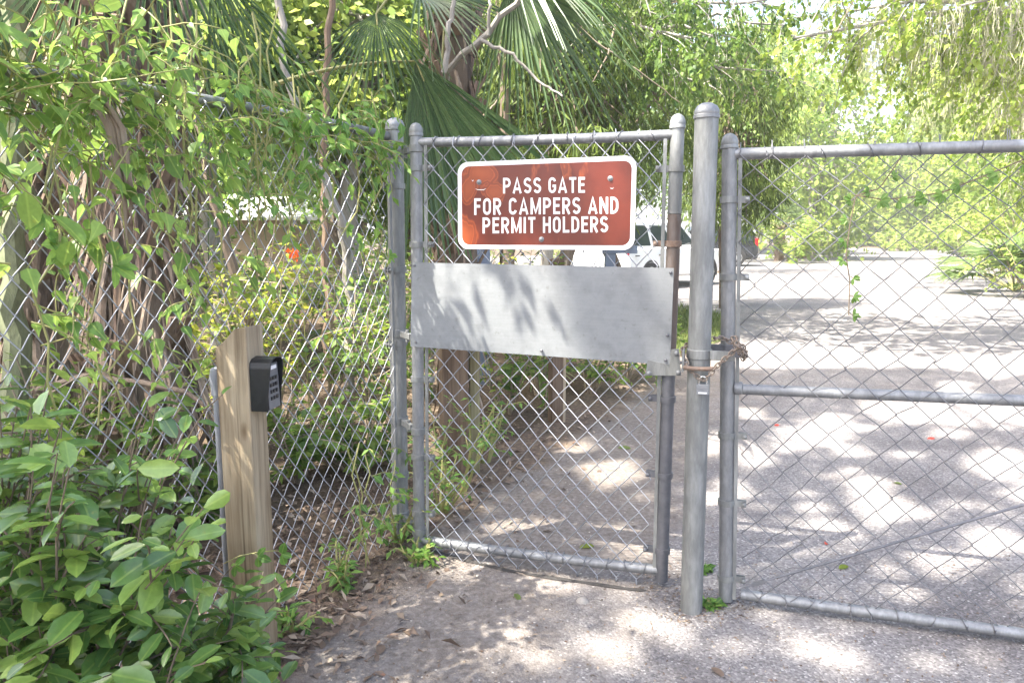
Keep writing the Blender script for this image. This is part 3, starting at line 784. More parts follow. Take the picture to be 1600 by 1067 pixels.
def text_line(body, u0, u1, vt, vb):
    x = 0; strokes = []
    for ch in body:
        if ch == ' ': x += .42; continue
        w = WID.get(ch, .60)
        for st in GL(w)[ch]: strokes.append([(x + a, b) for a, b in st])
        x += w + .17
    total = x - .17
    mb = MB(); lev = 0
    for st in strokes:
        P = np.array(st); k = len(P); V = []
        for i in range(k):
            t0 = unit(P[i] - P[i - 1]) if i else unit(P[1] - P[0]); t1 = unit(P[i + 1] - P[i]) if i < k - 1 else t0
            n0 = np.array([-t0[1], t0[0]]); n1 = np.array([-t1[1], t1[0]]); nn = unit(n0 + n1); sc_ = min(1 / max(nn @ n0, .3), 1.35)
            V += [P[i] + nn * q_ * sc_, P[i] - nn * q_ * sc_]
        lev = (lev + 1) % 3; W3 = []
        for a, b in V:
            u = u0 + (u1 - u0) * a / total; vv = vb + (vt - vb) * b + (u - (u0 + u1) / 2) * (-8.0 / 278) * .35
            W3.append(PG.on(u, vv, SO + .0014 + lev * .0001))
        mb.add(W3, [(2 * i, 2 * i + 1, 2 * i + 3, 2 * i + 2) for i in range(k - 1)], False)
    return mb.build('lettering', M['letters'], sg, sharp=False)
text_line('PASS GATE', 786, 914, 277.5, 302)
text_line('FOR CAMPERS AND', 741, 966, 309, 335)
text_line('PERMIT HOLDERS', 754, 950, 339, 364)
for u, v in ((748.5, 285), (953.5, 279), (846, 374)):
    c = sgn(u, v, .0008)
    MB().lathe(c, n, [(0, .011), (.0015, .011), (.002, .0085), (.005, .0075), (.007, .004), (.0073, .001)], 12).build('bolt', M['galv'], sg)
for u, v, w_ in ((751, 296, 9), (738.5, 282, 1.5), (956, 294, 3)):
    P4 = [sgn(u + du, v + dv, .0012) for du, dv in ((-w_, -1), (-w_ * .5, 1.2), (w_ * .5, 1.5), (w_, -1.5), (w_ * .5, .3), (-w_ * .5, .2))]
    MB().prism(P4, n * -.0004).build('scuff_mark', M['letters'], sg)

# --- wide drive gate, running out of the picture
DG = Wall(gnd(1136, 943), gnd(1600, 1007))
n = DG.n; tdir = DG.t
GW = 3.66                                      # a 12 ft leaf
dg_ = thing('drive_gate', gnd(1136, 943) + tdir * GW / 2, 'wide chain-link driveway gate with middle rail across the paved road', 'gate')
lt, lb = DG.on(1140, 221), DG.on(1134, 937)
pipe(lb, lt, .028, M['galv'], 'stile', dg_); dome_cap(lt, lt - lb, .028, M['galv_dull'], dg_)
right = lambda p: np.array([lb[0], lb[1], 0]) + tdir * GW + np.array([0, 0, p])
pipe(right(.03), right(1.85), .028, M['galv'], 'stile', dg_); dome_cap(right(1.85), (0, 0, 1), .028, M['galv_dull'], dg_)
def rail_from(u0, v0, u1, v1, r, sag=0.0, nm='rail', mat='galv'):
    a = DG.on(u0, v0); b = DG.on(u1, v1); L = np.linalg.norm((b - a)[:2])
    e = a + (b - a) / L * (GW - .05)
    return sag_pipe(a, e, r, sag, M[mat], nm, dg_), a, e
_, ta, te = rail_from(1148, 241, 1600, 228, .0215, 0, 'top_rail')
rail_from(1160, 608, 1600, 626, .0205, 0, 'middle_rail')
_, ba, be = rail_from(1158, 928, 1600, 989, .0215, 0.004, 'bottom_rail')
axL = unit(lt - lb)
bar(DG.on(1157, 234, .010), DG.on(1147, 936, .010), M['galv_dull'], dg_)
for v in (312, 433, 680, 785, 903):
    z = DG.on(1150, v)[2]; band(on_line(lb, lt, z), axL, .028, tdir, .058, n, M['galv_dull'], dg_)
# braces to the rails: short sleeve where the middle rail meets the stile
mb = MB(); c = DG.on(1151, 606); mb.lathe(c - tdir * .012, tdir, [(0, .016), (.004, .027), (.03, .027), (.034, .022)], 14); mb.build('rail_end', M['galv'], dg_)
bl_, tl_ = DG.on(1158, 946), DG.on(1158, 234)
cm = panel_map(bl_, bl_ + (be - ba) * 1.0, tl_, tl_ + (te - ta) * 1.0, n, .016)
chain_link(cm, .0545, .0525, .0019, .009, stub=.03).build('mesh', M['wire_dark'], dg_, sharp=False)
for (A, B, rr, cnt) in ((ta, te, .0225, 20), (ba, be, .0225, 34)):
    for i in range(cnt):
        c = lerp(A, B, (i + .6) / (cnt + .3) + rng.normal(0, .003)); tilt = rng.normal(0, .4)
        ring = [c + rr * 1.06 * (math.cos(q) * n + math.sin(q) * np.array([0, 0, 1])) + tdir * (tilt * .03 * math.sin(q)) for q in np.linspace(0, 2 * PI, 13)]
        MB().tube(ring + [ring[-1] + n * .012 + np.array([0, 0, .014]) * rng.choice([-1, 1])], .0019, 5).build('wire_tie', M['wire_dark'], dg_, sharp=False)
mb = MB()
a0 = DG.on(1166, 916, .022); a1 = DG.on(1600, 788, .022)
mb.tube([a0, lerp(a0, a1, .14)], .0035, 8)
mb.tube([lerp(a0, a1, .13), a1, a1 + (a1 - a0) * .9], .0052, 8)
mb.box(lerp(a0, a1, .05), (.05, .012, .014), (unit(a1 - a0), n, np.cross(unit(a1 - a0), n)))
mb.build('brace_rod', M['galv_dark'], dg_)

# --- steel latch post between the two gates
fb = gnd(1080, 955); ft = np.array([fb[0] - .012, fb[1] + .004, 1.935])
fp = thing('steel_post', fb, 'thick bare round steel post standing free between the two gates', 'post')
pipe(fb - np.array([0, 0, .02]), ft, .0425, M['galv_dull'], 'pole', fp, 28)
dome_cap(ft - np.array([0, 0, .004]), ft - fb, .0405, M['galv'], fp)
FPW = Wall(fb, fb + DG.t)
fn_ = DG.n; ft_ = DG.t
zc = FPW.on(1085, 552)[2]
cpt = on_line(fb, ft, zc)
mb = MB(); mb.lathe(cpt - np.array([0, 0, .018]), (0, 0, 1), [(0, .0435), (.001, .0475), (.036, .0475), (.037, .0435)], 24)
mb.box(cpt + ft_ * .085 + fn_ * .03, (.09, .006, .036), (ft_, fn_, (0, 0, 1)))
mb.box(cpt - ft_ * .056 + fn_ * .028 + np.array([0, 0, -.024]), (.008, .05, .082), (ft_, fn_, (0, 0, 1)))
col = mb.build('collar', M['galv_dull'], fp, .0015)
mb = MB()
zb = FPW.on(1085, 571)[2]; c = on_line(fb, ft, zb)
mb.tube([c + ft_ * .052 * math.cos(q) * 1.0 + fn_ * (.045 + .022 * math.sin(q)) for q in np.linspace(PI, 0, 12)], .008, 8)
mb.build('hasp_bar', M['rust'], fp)
# gate-side latch fork on the drive gate
zl = DG.on(1142, 547)[2]; c = on_line(lb, lt, zl)
mb = MB(); mb.lathe(c - np.array([0, 0, .024]), (0, 0, 1), [(0, .029), (.001, .034), (.046, .034), (.047, .029)], 20)
mb.box(c - tdir * .045 + n * .02 + np.array([0, 0, .010]), (.07, .008, .026), (tdir, n, (0, 0, 1)))
mb.box(c + tdir * .045 + n * .022 - np.array([0, 0, .012]), (.055, .008, .024), (tdir, n, (0, 0, 1)))
mb.lathe(c + tdir * .066 + n * .02 + np.array([0, 0, -.016]), n, [(0, .011), (.008, .011), (.009, .006), (.02, .006)], 8)
mb.build('latch_fork', M['galv_dark'], dg_, .001)

# --- chain and padlock
def chain(path, name, label, pitch=.017, seed=1):
    P = np.asarray(path, float)
    # resample
    d = np.concatenate([[0], np.cumsum(np.linalg.norm(np.diff(P, axis=0), axis=1))])
    cnt = int(d[-1] / pitch); s = np.linspace(0, d[-1], cnt + 1)
    Q = np.stack([np.interp(s, d, P[:, i]) for i in range(3)], 1)
    mb = MB(); q = np.random.default_rng(seed)
    for i in range(cnt):
        t = unit(Q[i + 1] - Q[i]); c = (Q[i] + Q[i + 1]) / 2
        ref = unit(np.cross(t, n + .01)); ref2 = np.cross(t, ref)
        w = ref if i % 2 else ref2
        w = unit(w + .3 * q.normal(size=3)); w = unit(w - t * (w @ t))
        hl, hw = pitch * .72, .0075
        ring = []
        for a in np.linspace(0, 2 * PI, 15)[:-1]:
            ca, sa = math.cos(a), math.sin(a)
            ring.append(c + t * (hl * np.sign(ca) * abs(ca) ** .6) + w * hw * np.sign(sa) * abs(sa) ** .6)
        ring.append(ring[0]); ring.append(ring[1])
        mb.tube(ring, .0026, 6, False)
    o = mb.build(name, M['chain'])
    return tag(o, label, 'chain')
def cp(u, v, off): return FPW.on(u, v, off)
chain([cp(1110, 534, -.01), cp(1096, 540, -.055), cp(1076, 536, -.05), cp(1066, 546, .0), cp(1068, 556, .03), cp(1075, 572, .05), cp(1084, 584, .057), cp(1097, 594, .06), cp(1107, 588, .06), cp(1116, 577, .055),
       cp(1124, 568, .055), cp(1133, 560, .055), cp(1142, 553, .055), cp(1150, 545, .05), cp(1160, 548, .05), cp(1166, 552, .03), cp(1160, 540, .045), cp(1150, 536, .055), cp(1143, 531, .05), cp(1147, 526, .045), cp(1153, 530, .05), cp(1150, 540, .065), cp(1158, 546, .066), cp(1165, 556, .05), cp(1162, 562, .03), cp(1152, 543, -.03), cp(1140, 533, -.04), cp(1126, 527, -.03), cp(1110, 530, -.02)],
      'chain', 'rusty chain looped round the steel post and the drive gate stile')
pc = cp(1098, 607, .060)
pl = thing('padlock', pc - np.array([0, 0, .02]), 'small laminated padlock hanging at the bottom of the rusty chain', 'padlock')
mb = MB()
for k in range(6):
    mb.box(pc + np.array([0, 0, -.018 + k * .0066]), (.046 - .001 * (k % 2), .022, .0058), (ft_, fn_, (0, 0, 1)))
mb.box(pc + np.array([0, 0, -.0015]), (.043, .0195, .039), (ft_, fn_, (0, 0, 1)))
mb.build('body', M['lock'], pl, .0008)
mb = MB(); top = pc + np.array([0, 0, .018])
mb.tube([top - ft_ * .014, top - ft_ * .014 + np.array([0, 0, .014])] + [top + ft_ * .014 * -math.cos(a) + np.array([0, 0, .014 + .014 * math.sin(a)]) for a in np.linspace(.3, PI - .3, 8)] + [top + ft_ * .014 + np.array([0, 0, .014]), top + ft_ * .014], .0035, 8)
mb.build('shackle', M['brass'], pl)
mb = MB(); mb.box(pc + np.array([0, 0, -.0145]) + fn_ * .0122, (.030, .001, .006), (ft_, fn_, (0, 0, 1))); mb.build('bumper_strip', M['white'], pl)

# --- left fence
F0 = np.array([-.554, 3.481, 0]); FD = unit(np.array([-.56, -1.0, 0]))
FW = Wall(F0 + FD * 4, F0)                    # t points from near-left to the terminal post; n faces the camera side
n = FW.n
cf = thing('chain_link_fence', F0 + FD * 1.8, 'vine-covered chain-link fence running from the narrow gate to the near shrubs', 'fence')
tp = np.array([-.536, 3.476, 1.985])
pipe(F0, tp, .039, M['galv_dull'], 'post', cf, 26); dome_cap(tp, tp - F0, .039, M['galv'], cf)
RZ = 1.93
ra = F0 + np.array([0, 0, RZ]); re = F0 + FD * 4.6 + np.array([0, 0, RZ])
P = [lerp(ra, re, t) + np.array([0, 0, .012 * math.sin(t * 9)]) for t in np.linspace(0.006, 1, 24)]
mb = MB(); mb.tube(P, .021, 16); mb.build('top_rail', M['galv_dull'], cf)
lp2 = F0 + FD * 3.05; pipe(lp2, lp2 + np.array([0, 0, 1.92]), .030, M['galv_dull'], 'post', cf)
cm = panel_map(F0 + FD * 4.5 + np.array([0, 0, .012]), F0 + FD * .06 + np.array([0, 0, .012]), F0 + FD * 4.5 + np.array([0, 0, RZ - .01]), F0 + FD * .06 + np.array([0, 0, RZ - .01]), n, .026)
chain_link(cm, .0385, .0505, .0022, .006).build('mesh', M['wire'], cf, sharp=False)
a = F0 + FD * .055 + n * .028
mb = MB(); mb.box(a + np.array([0, 0, .97]), (.016, .006, 1.86), (FD, n, (0, 0, 1))); mb.build('tension_bar', M['galv_dull'], cf)
TW = Wall(F0, F0 + np.array([1, -.3, 0]))
for v in (291, 421, 535, 741):
    z = TW.on(622, v)[2]; band(on_line(F0, tp, z), tp - F0, .039, FD, .055, n, M['galv_dull'], cf, .026)
# hinges between the terminal post and the gate
for v, nm in ((240, 0), (520, 1), (656, 0), (803, 0)):
    z = TW.on(630, v)[2]; c1 = on_line(F0, tp, z); c2 = on_line(PG.on(655, 852), PG.on(650, 203), z)
    mb = MB(); mb.lathe(c1 - np.array([0, 0, .018]), (0, 0, 1), [(0, .0395), (.001, .044), (.035, .044), (.036, .0395)], 22)
    mb.lathe(c2 - np.array([0, 0, .016]), (0, 0, 1), [(0, .0275), (.001, .0325), (.031, .0325), (.032, .0275)], 20)
    d = unit(c2 - c1); L = np.linalg.norm(c2 - c1)
    sd = np.cross(d, (0, 0, 1))
    mb.box(c1 + d * (L * .45) , (L * .5, .022, .026), (d, sd, (0, 0, 1)))
    mb.tube([c1 + d * L * .5 - np.array([0, 0, .03]), c1 + d * L * .5 + np.array([0, 0, .026])], .009, 8)
    mb.build('hinge', M['galv_dull'], pg, .001)

# --- wooden post with keypad and conduit
CN = np.array([-.861, 2.36, 0])              # nearest edge of the post
WB = CN - unit(np.array([-CN[0], -CN[1], 0])) * .06
wp = thing('wooden_post', WB, 'weathered square wooden post with a slanted top carrying the keypad box', 'post')
view = unit(np.array([-WB[0], -WB[1], 0]))
phi = math.radians(29)
leftdir = unit(np.array([view[1], -view[0], 0]))
nl = unit(view * math.cos(phi) + leftdir * math.sin(phi))     # normal of the broad left face
nr = unit(np.array([-nl[1], nl[0], 0]))
if nr @ view < 0: nr = -nr
s_ = .112; corner = WB + view * .06
c0 = corner - nl * s_ / 2 - nr * s_ / 2       # centre
topz = lambda p: 1.195 + (p - corner) @ nr * .10 + min(0, .028 - abs((p - corner) @ nr)) * .75
mb = MB(); V = []; ring = []
sq = [(-1, -1), (-.33, -1), (.33, -1), (1, -1), (1, -.33), (1, .33), (1, 1), (.33, 1), (-.33, 1), (-1, 1), (-1, .33), (-1, -.33)]
for z in (-.05, .4, .8, None):
    for a_, b_ in sq:
        p = c0 + nl * a_ * s_ / 2 + nr * b_ * s_ / 2
        V.append([p[0], p[1], topz(p) if z is None else z])
K = len(sq)
Fc = [(i + k * K, (i + 1) % K + k * K, (i + 1) % K + (k + 1) * K, i + (k + 1) * K) for k in range(3) for i in range(K)]
Fc += [tuple(range(K - 1, -1, -1)), tuple(range(3 * K, 4 * K))]
mb.add(V, Fc, False)
wpo = mb.build('shaft', M['wood'], wp, .004)
# ------------------------------------------------------------ keypad, conduit, posts, cars, building
Z3 = np.array([0, 0, 1.0])
kz0, kz1 = .914, 1.088
kc = corner + nr * .0005 - nl * .054           # on the right face of the post
kp = thing('keypad', kc + Z3 * kz0, 'black hooded keypad box with grey key plate on the wooden post', 'keypad')
def kpt(d, w, z): return kc + nr * d + nl * w + Z3 * z      # d outward, w towards the left face
mb = MB()
mb.prism([kpt(0, -.040, kz0), kpt(.058, -.040, kz0 + .002), kpt(.052, -.040, kz1 - .012), kpt(0, -.040, kz1 - .012)], nl * .080)
body = mb.build('body', M['plastic'], kp, .003)
mb = MB()
prof = [(0, kz0), (.056, kz0), (.060, kz0 + .01), (.068, kz1 - .03), (.066, kz1 - .012)]
arch = [(-.048, kz1 - .03), (-.044, kz1 - .012), (-.030, kz1 - .001), (0, kz1 + .004), (.030, kz1 - .001), (.044, kz1 - .012), (.048, kz1 - .03)]
for sgn_ in (-1, 1):
    P0 = [kpt(0, .044 * sgn_, kz0), kpt(.060, .044 * sgn_, kz0), kpt(.062, .044 * sgn_, kz0 + .05), kpt(.072, .044 * sgn_, kz1 - .045), kpt(.074, .044 * sgn_, kz1 - .03), kpt(0, .044 * sgn_, kz1 - .03)]
    mb.prism(P0, nl * .004 * sgn_)
ring = [kpt(0, w, z) for w, z in arch] + [kpt(0, w * .9, z - .004) for w, z in arch[::-1]]
mb.prism(ring, nr * .074)
mb.build('hood', M['plastic'], kp, .0015)
mb = MB(); mb.prism([kpt(.0585, -.038, kz0 + .004), kpt(.0585, .038, kz0 + .004), kpt(.0535, .038, kz1 - .02), kpt(.0535, -.038, kz1 - .02)], nr * .002)
face = mb.build('key_plate', M['keys'], kp)
mb = MB()
fz = lambda z: .0610 - .005 * (z - kz0) / (kz1 - kz0)
for r_ in range(4):
    for c_ in range(3):
        z = kz0 + .040 + r_ * .022; w = (c_ - 1) * .019
        mb.box(kpt(fz(z) + .001, w, z), (.004, .011, .012), (nr, nl, Z3))
mb.build('keys', M['plastic'], face, .0008)
mb = MB(); z = kz1 - .033; mb.box(kpt(fz(z) + .0005, 0, z), (.002, .050, .012), (nr, nl, Z3)); mb.build('status_strip', M['white'], face)

# conduit on the left of the post
cb = at(338, 600, 2.43); cb = np.array([cb[0], cb[1], 0])
cd = thing('conduit_pipe', cb, 'grey plastic conduit pipe with an elbow fitting beside the wooden post', 'pipe')
mb = MB(); mb.tube([cb - Z3 * .05, cb + Z3 * .96], .0135, 14); mb.build('pipe', M['pvc'], cd)
mb = MB()
mb.lathe(cb + Z3 * .955, Z3, [(0, .0138), (.001, .0185), (.035, .0185), (.04, .0205), (.068, .0205), (.09, .016), (.095, .008)], 16)
mb.tube([cb + Z3 * 1.03, cb + Z3 * 1.036 - leftdir * .035], .0155, 12)
mb.build('elbow', M['pvc'], cd)

# timber posts behind the narrow gate
def timber(px, y, width, h, rot, mats, name, label, lean=0):
    b = at(px, 600, y); b = np.array([b[0], y, 0]); r = thing(name, b, label, 'post')
    ax = np.array([math.cos(rot), math.sin(rot), 0]); ay = np.array([-ax[1], ax[0], 0])
    mb = MB(); V = []
    for z in (-.05, h * .3, h * .7, h):
        for a_, b_ in ((-1, -1), (1, -1), (1, 1), (-1, 1)):
            V.append(b + ax * a_ * width / 2 + ay * b_ * width / 2 + Z3 * (z + (.01 * a_ if z == h else 0)) + np.array([lean * z, 0, 0]))
    F = [(i + k * 4, (i + 1) % 4 + k * 4, (i + 1) % 4 + k * 4 + 4, i + k * 4 + 4) for k in range(3) for i in range(4)] + [(3, 2, 1, 0), (12, 13, 14, 15)]
    mb.add(V, F, False); mb.build('shaft', mats, r, .006)
    return r, b, ax, ay
r1, b1, ax1, ay1 = timber(708, 4.42, .155, 1.30, .25, M['wood_brown'], 'timber_post', 'thick brown square timber post standing behind the hinge half of the narrow gate')
r1b, b1b, ax1b, ay1b = timber(741, 4.46, .060, 1.27, .15, M['wood_green'], 'timber_batten', 'greenish pine batten standing against the thick brown timber post')
r2, b2, ax2, ay2 = timber(868, 5.70, .095, 1.30, .35, M['wood_brown'], 'timber_post', 'short brown timber post in the undergrowth behind the narrow gate')
mb = MB(); mb.box(b2 + ax2 * .058 - ay2 * .02 + Z3 * .63, (.022, .05, 1.30), (ax2, ay2, Z3)); mb.build('edge_strip', M['wood_pale'], r2, .002)
r3, b3, ax3, ay3 = timber(756, 7.2, .13, 1.75, .1, M['blue_grey'], 'painted_post', 'blue-grey painted post seen just below the sign')
r4, b4, ax4, ay4 = timber(949, 11.0, .15, 1.25, .0, M['blue_grey'], 'notice_board', 'dark blue notice board on a post in front of the white car')
mb = MB(); mb.box(b4 + ax4 * .13 + Z3 * 1.24 - ay4 * .09, (.52, .03, .12), (ax4, ay4, Z3)); mb.build('board', M['blue_grey'], r4, .004)

def car(name, label, loc, yaw, paint, L, W, H, spec):
    """side-profile body with tapered greenhouse; x runs to the nose"""
    r = thing(name, loc, label, 'car')
    ca, sa = math.cos(yaw), math.sin(yaw)
    X = np.array([ca, sa, 0]); Y = np.array([-sa, ca, 0]); o = np.array(loc, float)
    def p(x, y, z): return o + X * x * L + Y * y * W + Z3 * z * H
    st = spec['body']                      # (x, z_low, z_belt, half width)
    V = []; F = []
    for x, zl, zb, hw in st:
        zm = zl + (zb - zl) * .55
        for y, z in ((-hw * .92, zl), (-hw, zl + .04), (-hw * 1.0, zm), (-hw * .95, zb - .02), (-hw * .86, zb), (hw * .86, zb), (hw * .95, zb - .02), (hw, zm), (hw, zl + .04), (hw * .92, zl)):
            V.append(p(x, y, z))
    K = 10
    for i in range(len(st) - 1):
        for k in range(K): F.append((i * K + k, i * K + (k + 1) % K, (i + 1) * K + (k + 1) % K, (i + 1) * K + k))
    F += [tuple(range(K)), tuple(range((len(st) - 1) * K, len(st) * K))[::-1]]
    mb = MB(); mb.add(V, F, True); body = mb.build('body', paint, r, sharp=True)
    cab = spec['cabin']                    # (x_bottom, x_top) front and rear, inner widths
    (xr0, xr1), (xf0, xf1) = cab; zb, zt = spec['belt'], 1.0
    hb, ht = .43, .36
    xs = np.linspace(0, 1, 7); V = []; F = []
    for t in xs:
        x0 = xr0 + (xf0 - xr0) * t; x1 = xr1 + (xf1 - xr1) * t
        for y, z, x in ((-hb, zb - .02, x0), (-ht, zt - .04, x1), (-ht * .8, zt, x1), (ht * .8, zt, x1), (ht, zt - .04, x1), (hb, zb - .02, x0)): V.append(p(x, y, z))
    K = 6
    for i in range(6):
        for k in range(K): F.append((i * K + k, i * K + (k + 1) % K, (i + 1) * K + (k + 1) % K, (i + 1) * K + k))
    F += [tuple(range(K)), tuple(range(6 * K, 7 * K))[::-1]]
    mb = MB(); mb.add(V, F, False); mb.build('cabin', paint, r, .03)
    def cabp(t, h, side, off=.012):
        x = (xr0 + (xf0 - xr0) * t) * (1 - h) + (xr1 + (xf1 - xr1) * t) * h
        y = (hb * (1 - h) + ht * h) * side; z = (zb - .02) * (1 - h) + (zt - .04) * h
        return p(x, y, z) + Y * side * off
    for side in (-1, 1):
        for t0, t1 in spec['windows']:
            mb = MB(); q = [cabp(t0, .14, side), cabp(t1, .14, side), cabp(t1 - .01, .88, side), cabp(t0 + .01, .88, side)]
            mb.prism(q, -Y * side * .02); mb.build('side_window', M['glass'], r)
    for t, nm, dx in ((1, 'windscreen', 1), (0, 'rear_window', -1)):
        x = lambda h: (xr0 + (xf0 - xr0) * t) * (1 - h) + (xr1 + (xf1 - xr1) * t) * h
        hy = lambda h: hb * (1 - h) + ht * h
        q = [p(x(h), s * hy(h) * .88, (zb - .02) * (1 - h) + (zt - .04) * h) + X * dx * .014 for h, s in ((.12, -1), (.12, 1), (.9, 1), (.9, -1))]
        mb = MB(); mb.prism(q, -X * dx * .02); mb.build(nm, M['glass'], r)
    R = spec['wheel']
    for x in spec['axles']:
        for side in (-1, 1):
            c = p(x, .5 * side, 0) + Z3 * R - Y * side * .10
            mb = MB(); mb.lathe(c - Y * side * .12, Y * side, [(0, R * .7), (.01, R * .94), (.04, R), (.19, R), (.22, R * .95), (.235, R * .68), (.225, R * .66)], 26)
            w = mb.build('wheel', M['tyre'], r)
            mb = MB(); mb.lathe(c + Y * side * .085, Y * side, [(0, R * .66), (.02, R * .66), (.022, R * .60), (.010, R * .56), (.012, R * .2), (.03, R * .17), (.034, R * .05)], 22)
            for k in range(5):
                a = k * 2 * PI / 5; dv = X * math.cos(a) + Z3 * math.sin(a)
                mb.box(c + Y * side * .108 + dv * R * .38, (R * .46, .03, R * .14), (dv, Y * side, np.cross(dv, Y)))
            mb.build('rim', M['alloy'], w)
            mb = MB()
            ring = [p(x, .5 * side, 0) + Z3 * R + (X * math.cos(a) + Z3 * math.sin(a)) * R * 1.13 + Y * side * .004 for a in np.linspace(-.25, PI + .25, 17)]
            ring2 = [p(x, .5 * side, 0) + Z3 * R + (X * math.cos(a) + Z3 * math.sin(a)) * R * .98 + Y * side * .004 for a in np.linspace(PI + .25, -.25, 17)]
            mb.prism(ring + ring2, -Y * side * .08); mb.build('wheel_arch', M['trim'], r)
    for side in (-1, 1):
        mb = MB(); mb.box(p(spec['body'][0][0] + .018, .42 * side, spec['tail_z']), (.12, .16, spec['tail_h']), (X, Y, Z3)); mb.build('tail_light', M['tail'], r, .02)
        mb = MB(); mb.box(p(spec['body'][-1][0] - .022, .36 * side, spec['belt'] * .86), (.14, .30, .15), (X, Y, Z3)); mb.build('headlight', M['lamp'], r, .02)
        mb = MB(); mb.box(p(xf0 - .09, .53 * side, zb + .06), (.10, .17, .13), (X, Y, Z3)); mb.build('door_mirror', paint, r, .03)
        mb = MB()
        for t0, t1 in spec['windows'][:2]:
            tm = t0 + .03; mb.box(p(xr0 + (xf0 - xr0) * tm, .503 * side, zb - .10), (.16, .03, .03), (X, Y, Z3))
        mb.build('door_handle', M['trim'], r, .006)
    for xx, dx in ((spec['body'][0][0], -1), (spec['body'][-1][0], 1)):
        mb = MB(); mb.box(p(xx, 0, .26) + X * dx * .03, (.16, W * .92, .20), (X, Y, Z3)); mb.build('bumper', spec.get('bumper', M['trim']), r, .04)
    return r
SUV = dict(body=[(-.5, .22, .56, .44), (-.485, .18, .60, .48), (-.3, .17, .61, .50), (.12, .17, .60, .50), (.28, .17, .585, .50), (.44, .18, .56, .48), (.49, .22, .50, .42)],
           cabin=((-.495, -.44), (.27, .08)), belt=.60, windows=((.05, .30), (.34, .60), (.64, .93)), axles=(-.30, .32), wheel=.37, tail_z=.60, tail_h=.34)
PICK = dict(SUV, bumper=M['car_white'])
wb = gnd(1048, 444)
car('parked_car', 'white car parked on the sunny lot, seen between the sign and the steel post', (3.85, 20.4, .006), math.radians(46), M['car_white'], 4.75, 1.88, 1.80, PICK)
bx = gnd(1157, 416)
car('parked_car', 'black car with a red tail light parked beyond the steel post', (8.35, 33.0, .006), math.radians(176), M['car_black'], 4.7, 1.88, 1.72, dict(SUV, bumper=M['alloy']))

# low building with white roof behind the left fence
hb_ = at(420, 330, 19.0); hb_ = np.array([hb_[0], 19.0, 0])
bd = thing('building', hb_, 'low building with a white metal roof and tan wall behind the left fence', 'building')
mb = MB(); mb.box(hb_ + Z3 * .95 + np.array([-.2, 1.0, 0]), (4.2, 2.6, 1.9)); mb.build('wall', M['wall_tan'], bd)
mb = MB(); q = [hb_ + np.array([-2.6, -.6, 1.78]), hb_ + np.array([2.2, -.6, 1.78]), hb_ + np.array([2.2, -.6, 1.85]), hb_ + np.array([1.0, 1.0, 2.50]), hb_ + np.array([-1.6, 1.0, 2.50]), hb_ + np.array([-2.6, -.6, 1.85])]
e = hb_
V = [e + np.array(a) for a in ((-2.6,-.6,1.78),(2.3,-.6,1.78),(2.3,2.7,1.78),(-2.6,2.7,1.78),(-2.6,-.6,1.86),(2.3,-.6,1.86),(2.3,2.7,1.86),(-2.6,2.7,1.86),(-1.5,1.05,2.42),(1.2,1.05,2.42))]
mb = MB(); mb.add(V, [(3,2,1,0),(0,1,5,4),(1,2,6,5),(2,3,7,6),(3,0,4,7),(4,5,9,8),(5,6,9),(6,7,8,9),(7,4,8)], False); mb.build('roof', M['roof'], bd)

# ------------------------------------------------------------ vegetation helpers
def rand_dir(k, up=0.0, spread=1.0):
    v = rng.normal(size=(k, 3)) * spread; v[:, 2] += up
    return unit(v)

def curve_pts(p0, d0, length, k=8, droop=0.0, wander=.15, up=0.0):
    P = [np.asarray(p0, float)]; d = unit(d0)
    for i in range(k):
        d = unit(d + rng.normal(0, wander, 3) * .5 + np.array([0, 0, up - droop * (i + 1) / k]))
        P.append(P[-1] + d * length / k)
    return np.array(P)

def along(P, s):                                # points and tangents at fractions s of a polyline
    d = np.concatenate([[0], np.cumsum(np.linalg.norm(np.diff(P, axis=0), axis=1))]); d /= d[-1]
    Q = np.stack([np.interp(s, d, P[:, i]) for i in range(3)], 1)
    k = np.clip(np.searchsorted(d, s) - 1, 0, len(P) - 2)
    return Q, unit(P[k + 1] - P[k])

class Leafy:                                    # gathers leaves for one mesh
    def __init__(s): s.P = []; s.T = []; s.N = []; s.L = []; s.W = []; s.C = []
    def add(s, P, T, N, L, W, C=None):
        k = len(P)
        s.P.append(P); s.T.append(T); s.N.append(N); s.L.append(np.broadcast_to(L, (k,))); s.W.append(np.broadcast_to(W, (k,)))
        s.C.append(rng.uniform(0, 1, k) if C is None else np.broadcast_to(C, (k,)))
    def sprig(s, P, cnt, L, W, s0=.1, s1=1.0, hang=.35, out=.9, tone=None, alt=True):
        """leaves set alternately along a twig"""
        t = np.linspace(s0, s1, cnt) + rng.normal(0, .01, cnt); Q, T = along(P, np.clip(t, 0, 1))
        side = unit(np.cross(T, np.array([0, 0, 1.0]) + rng.normal(0, .25, (cnt, 3))))
        sg = np.where(np.arange(cnt) % 2 == 0, 1, -1)[:, None] if alt else rng.choice([-1, 1], (cnt, 1))
        D = unit(T * .55 + side * sg * out + rng.normal(0, .28, (cnt, 3)) - np.array([0, 0, hang]))
        Nn = unit(np.array([0, 0, 1.0]) + rng.normal(0, .45, (cnt, 3)))
        k = rng.uniform(.45, 1.28, cnt)
        s.add(Q, D, Nn, L * k, W * k * rng.uniform(.85, 1.15, cnt), None if tone is None else np.clip(tone + rng.normal(0, .18, cnt), 0, 1))
    def build(s, name, shape, mat, parent=None, curl=.15):
        return leaves(name, np.concatenate(s.P), np.concatenate(s.T), np.concatenate(s.N), np.concatenate(s.L), np.concatenate(s.W), shape, mat, parent, np.concatenate(s.C), curl)

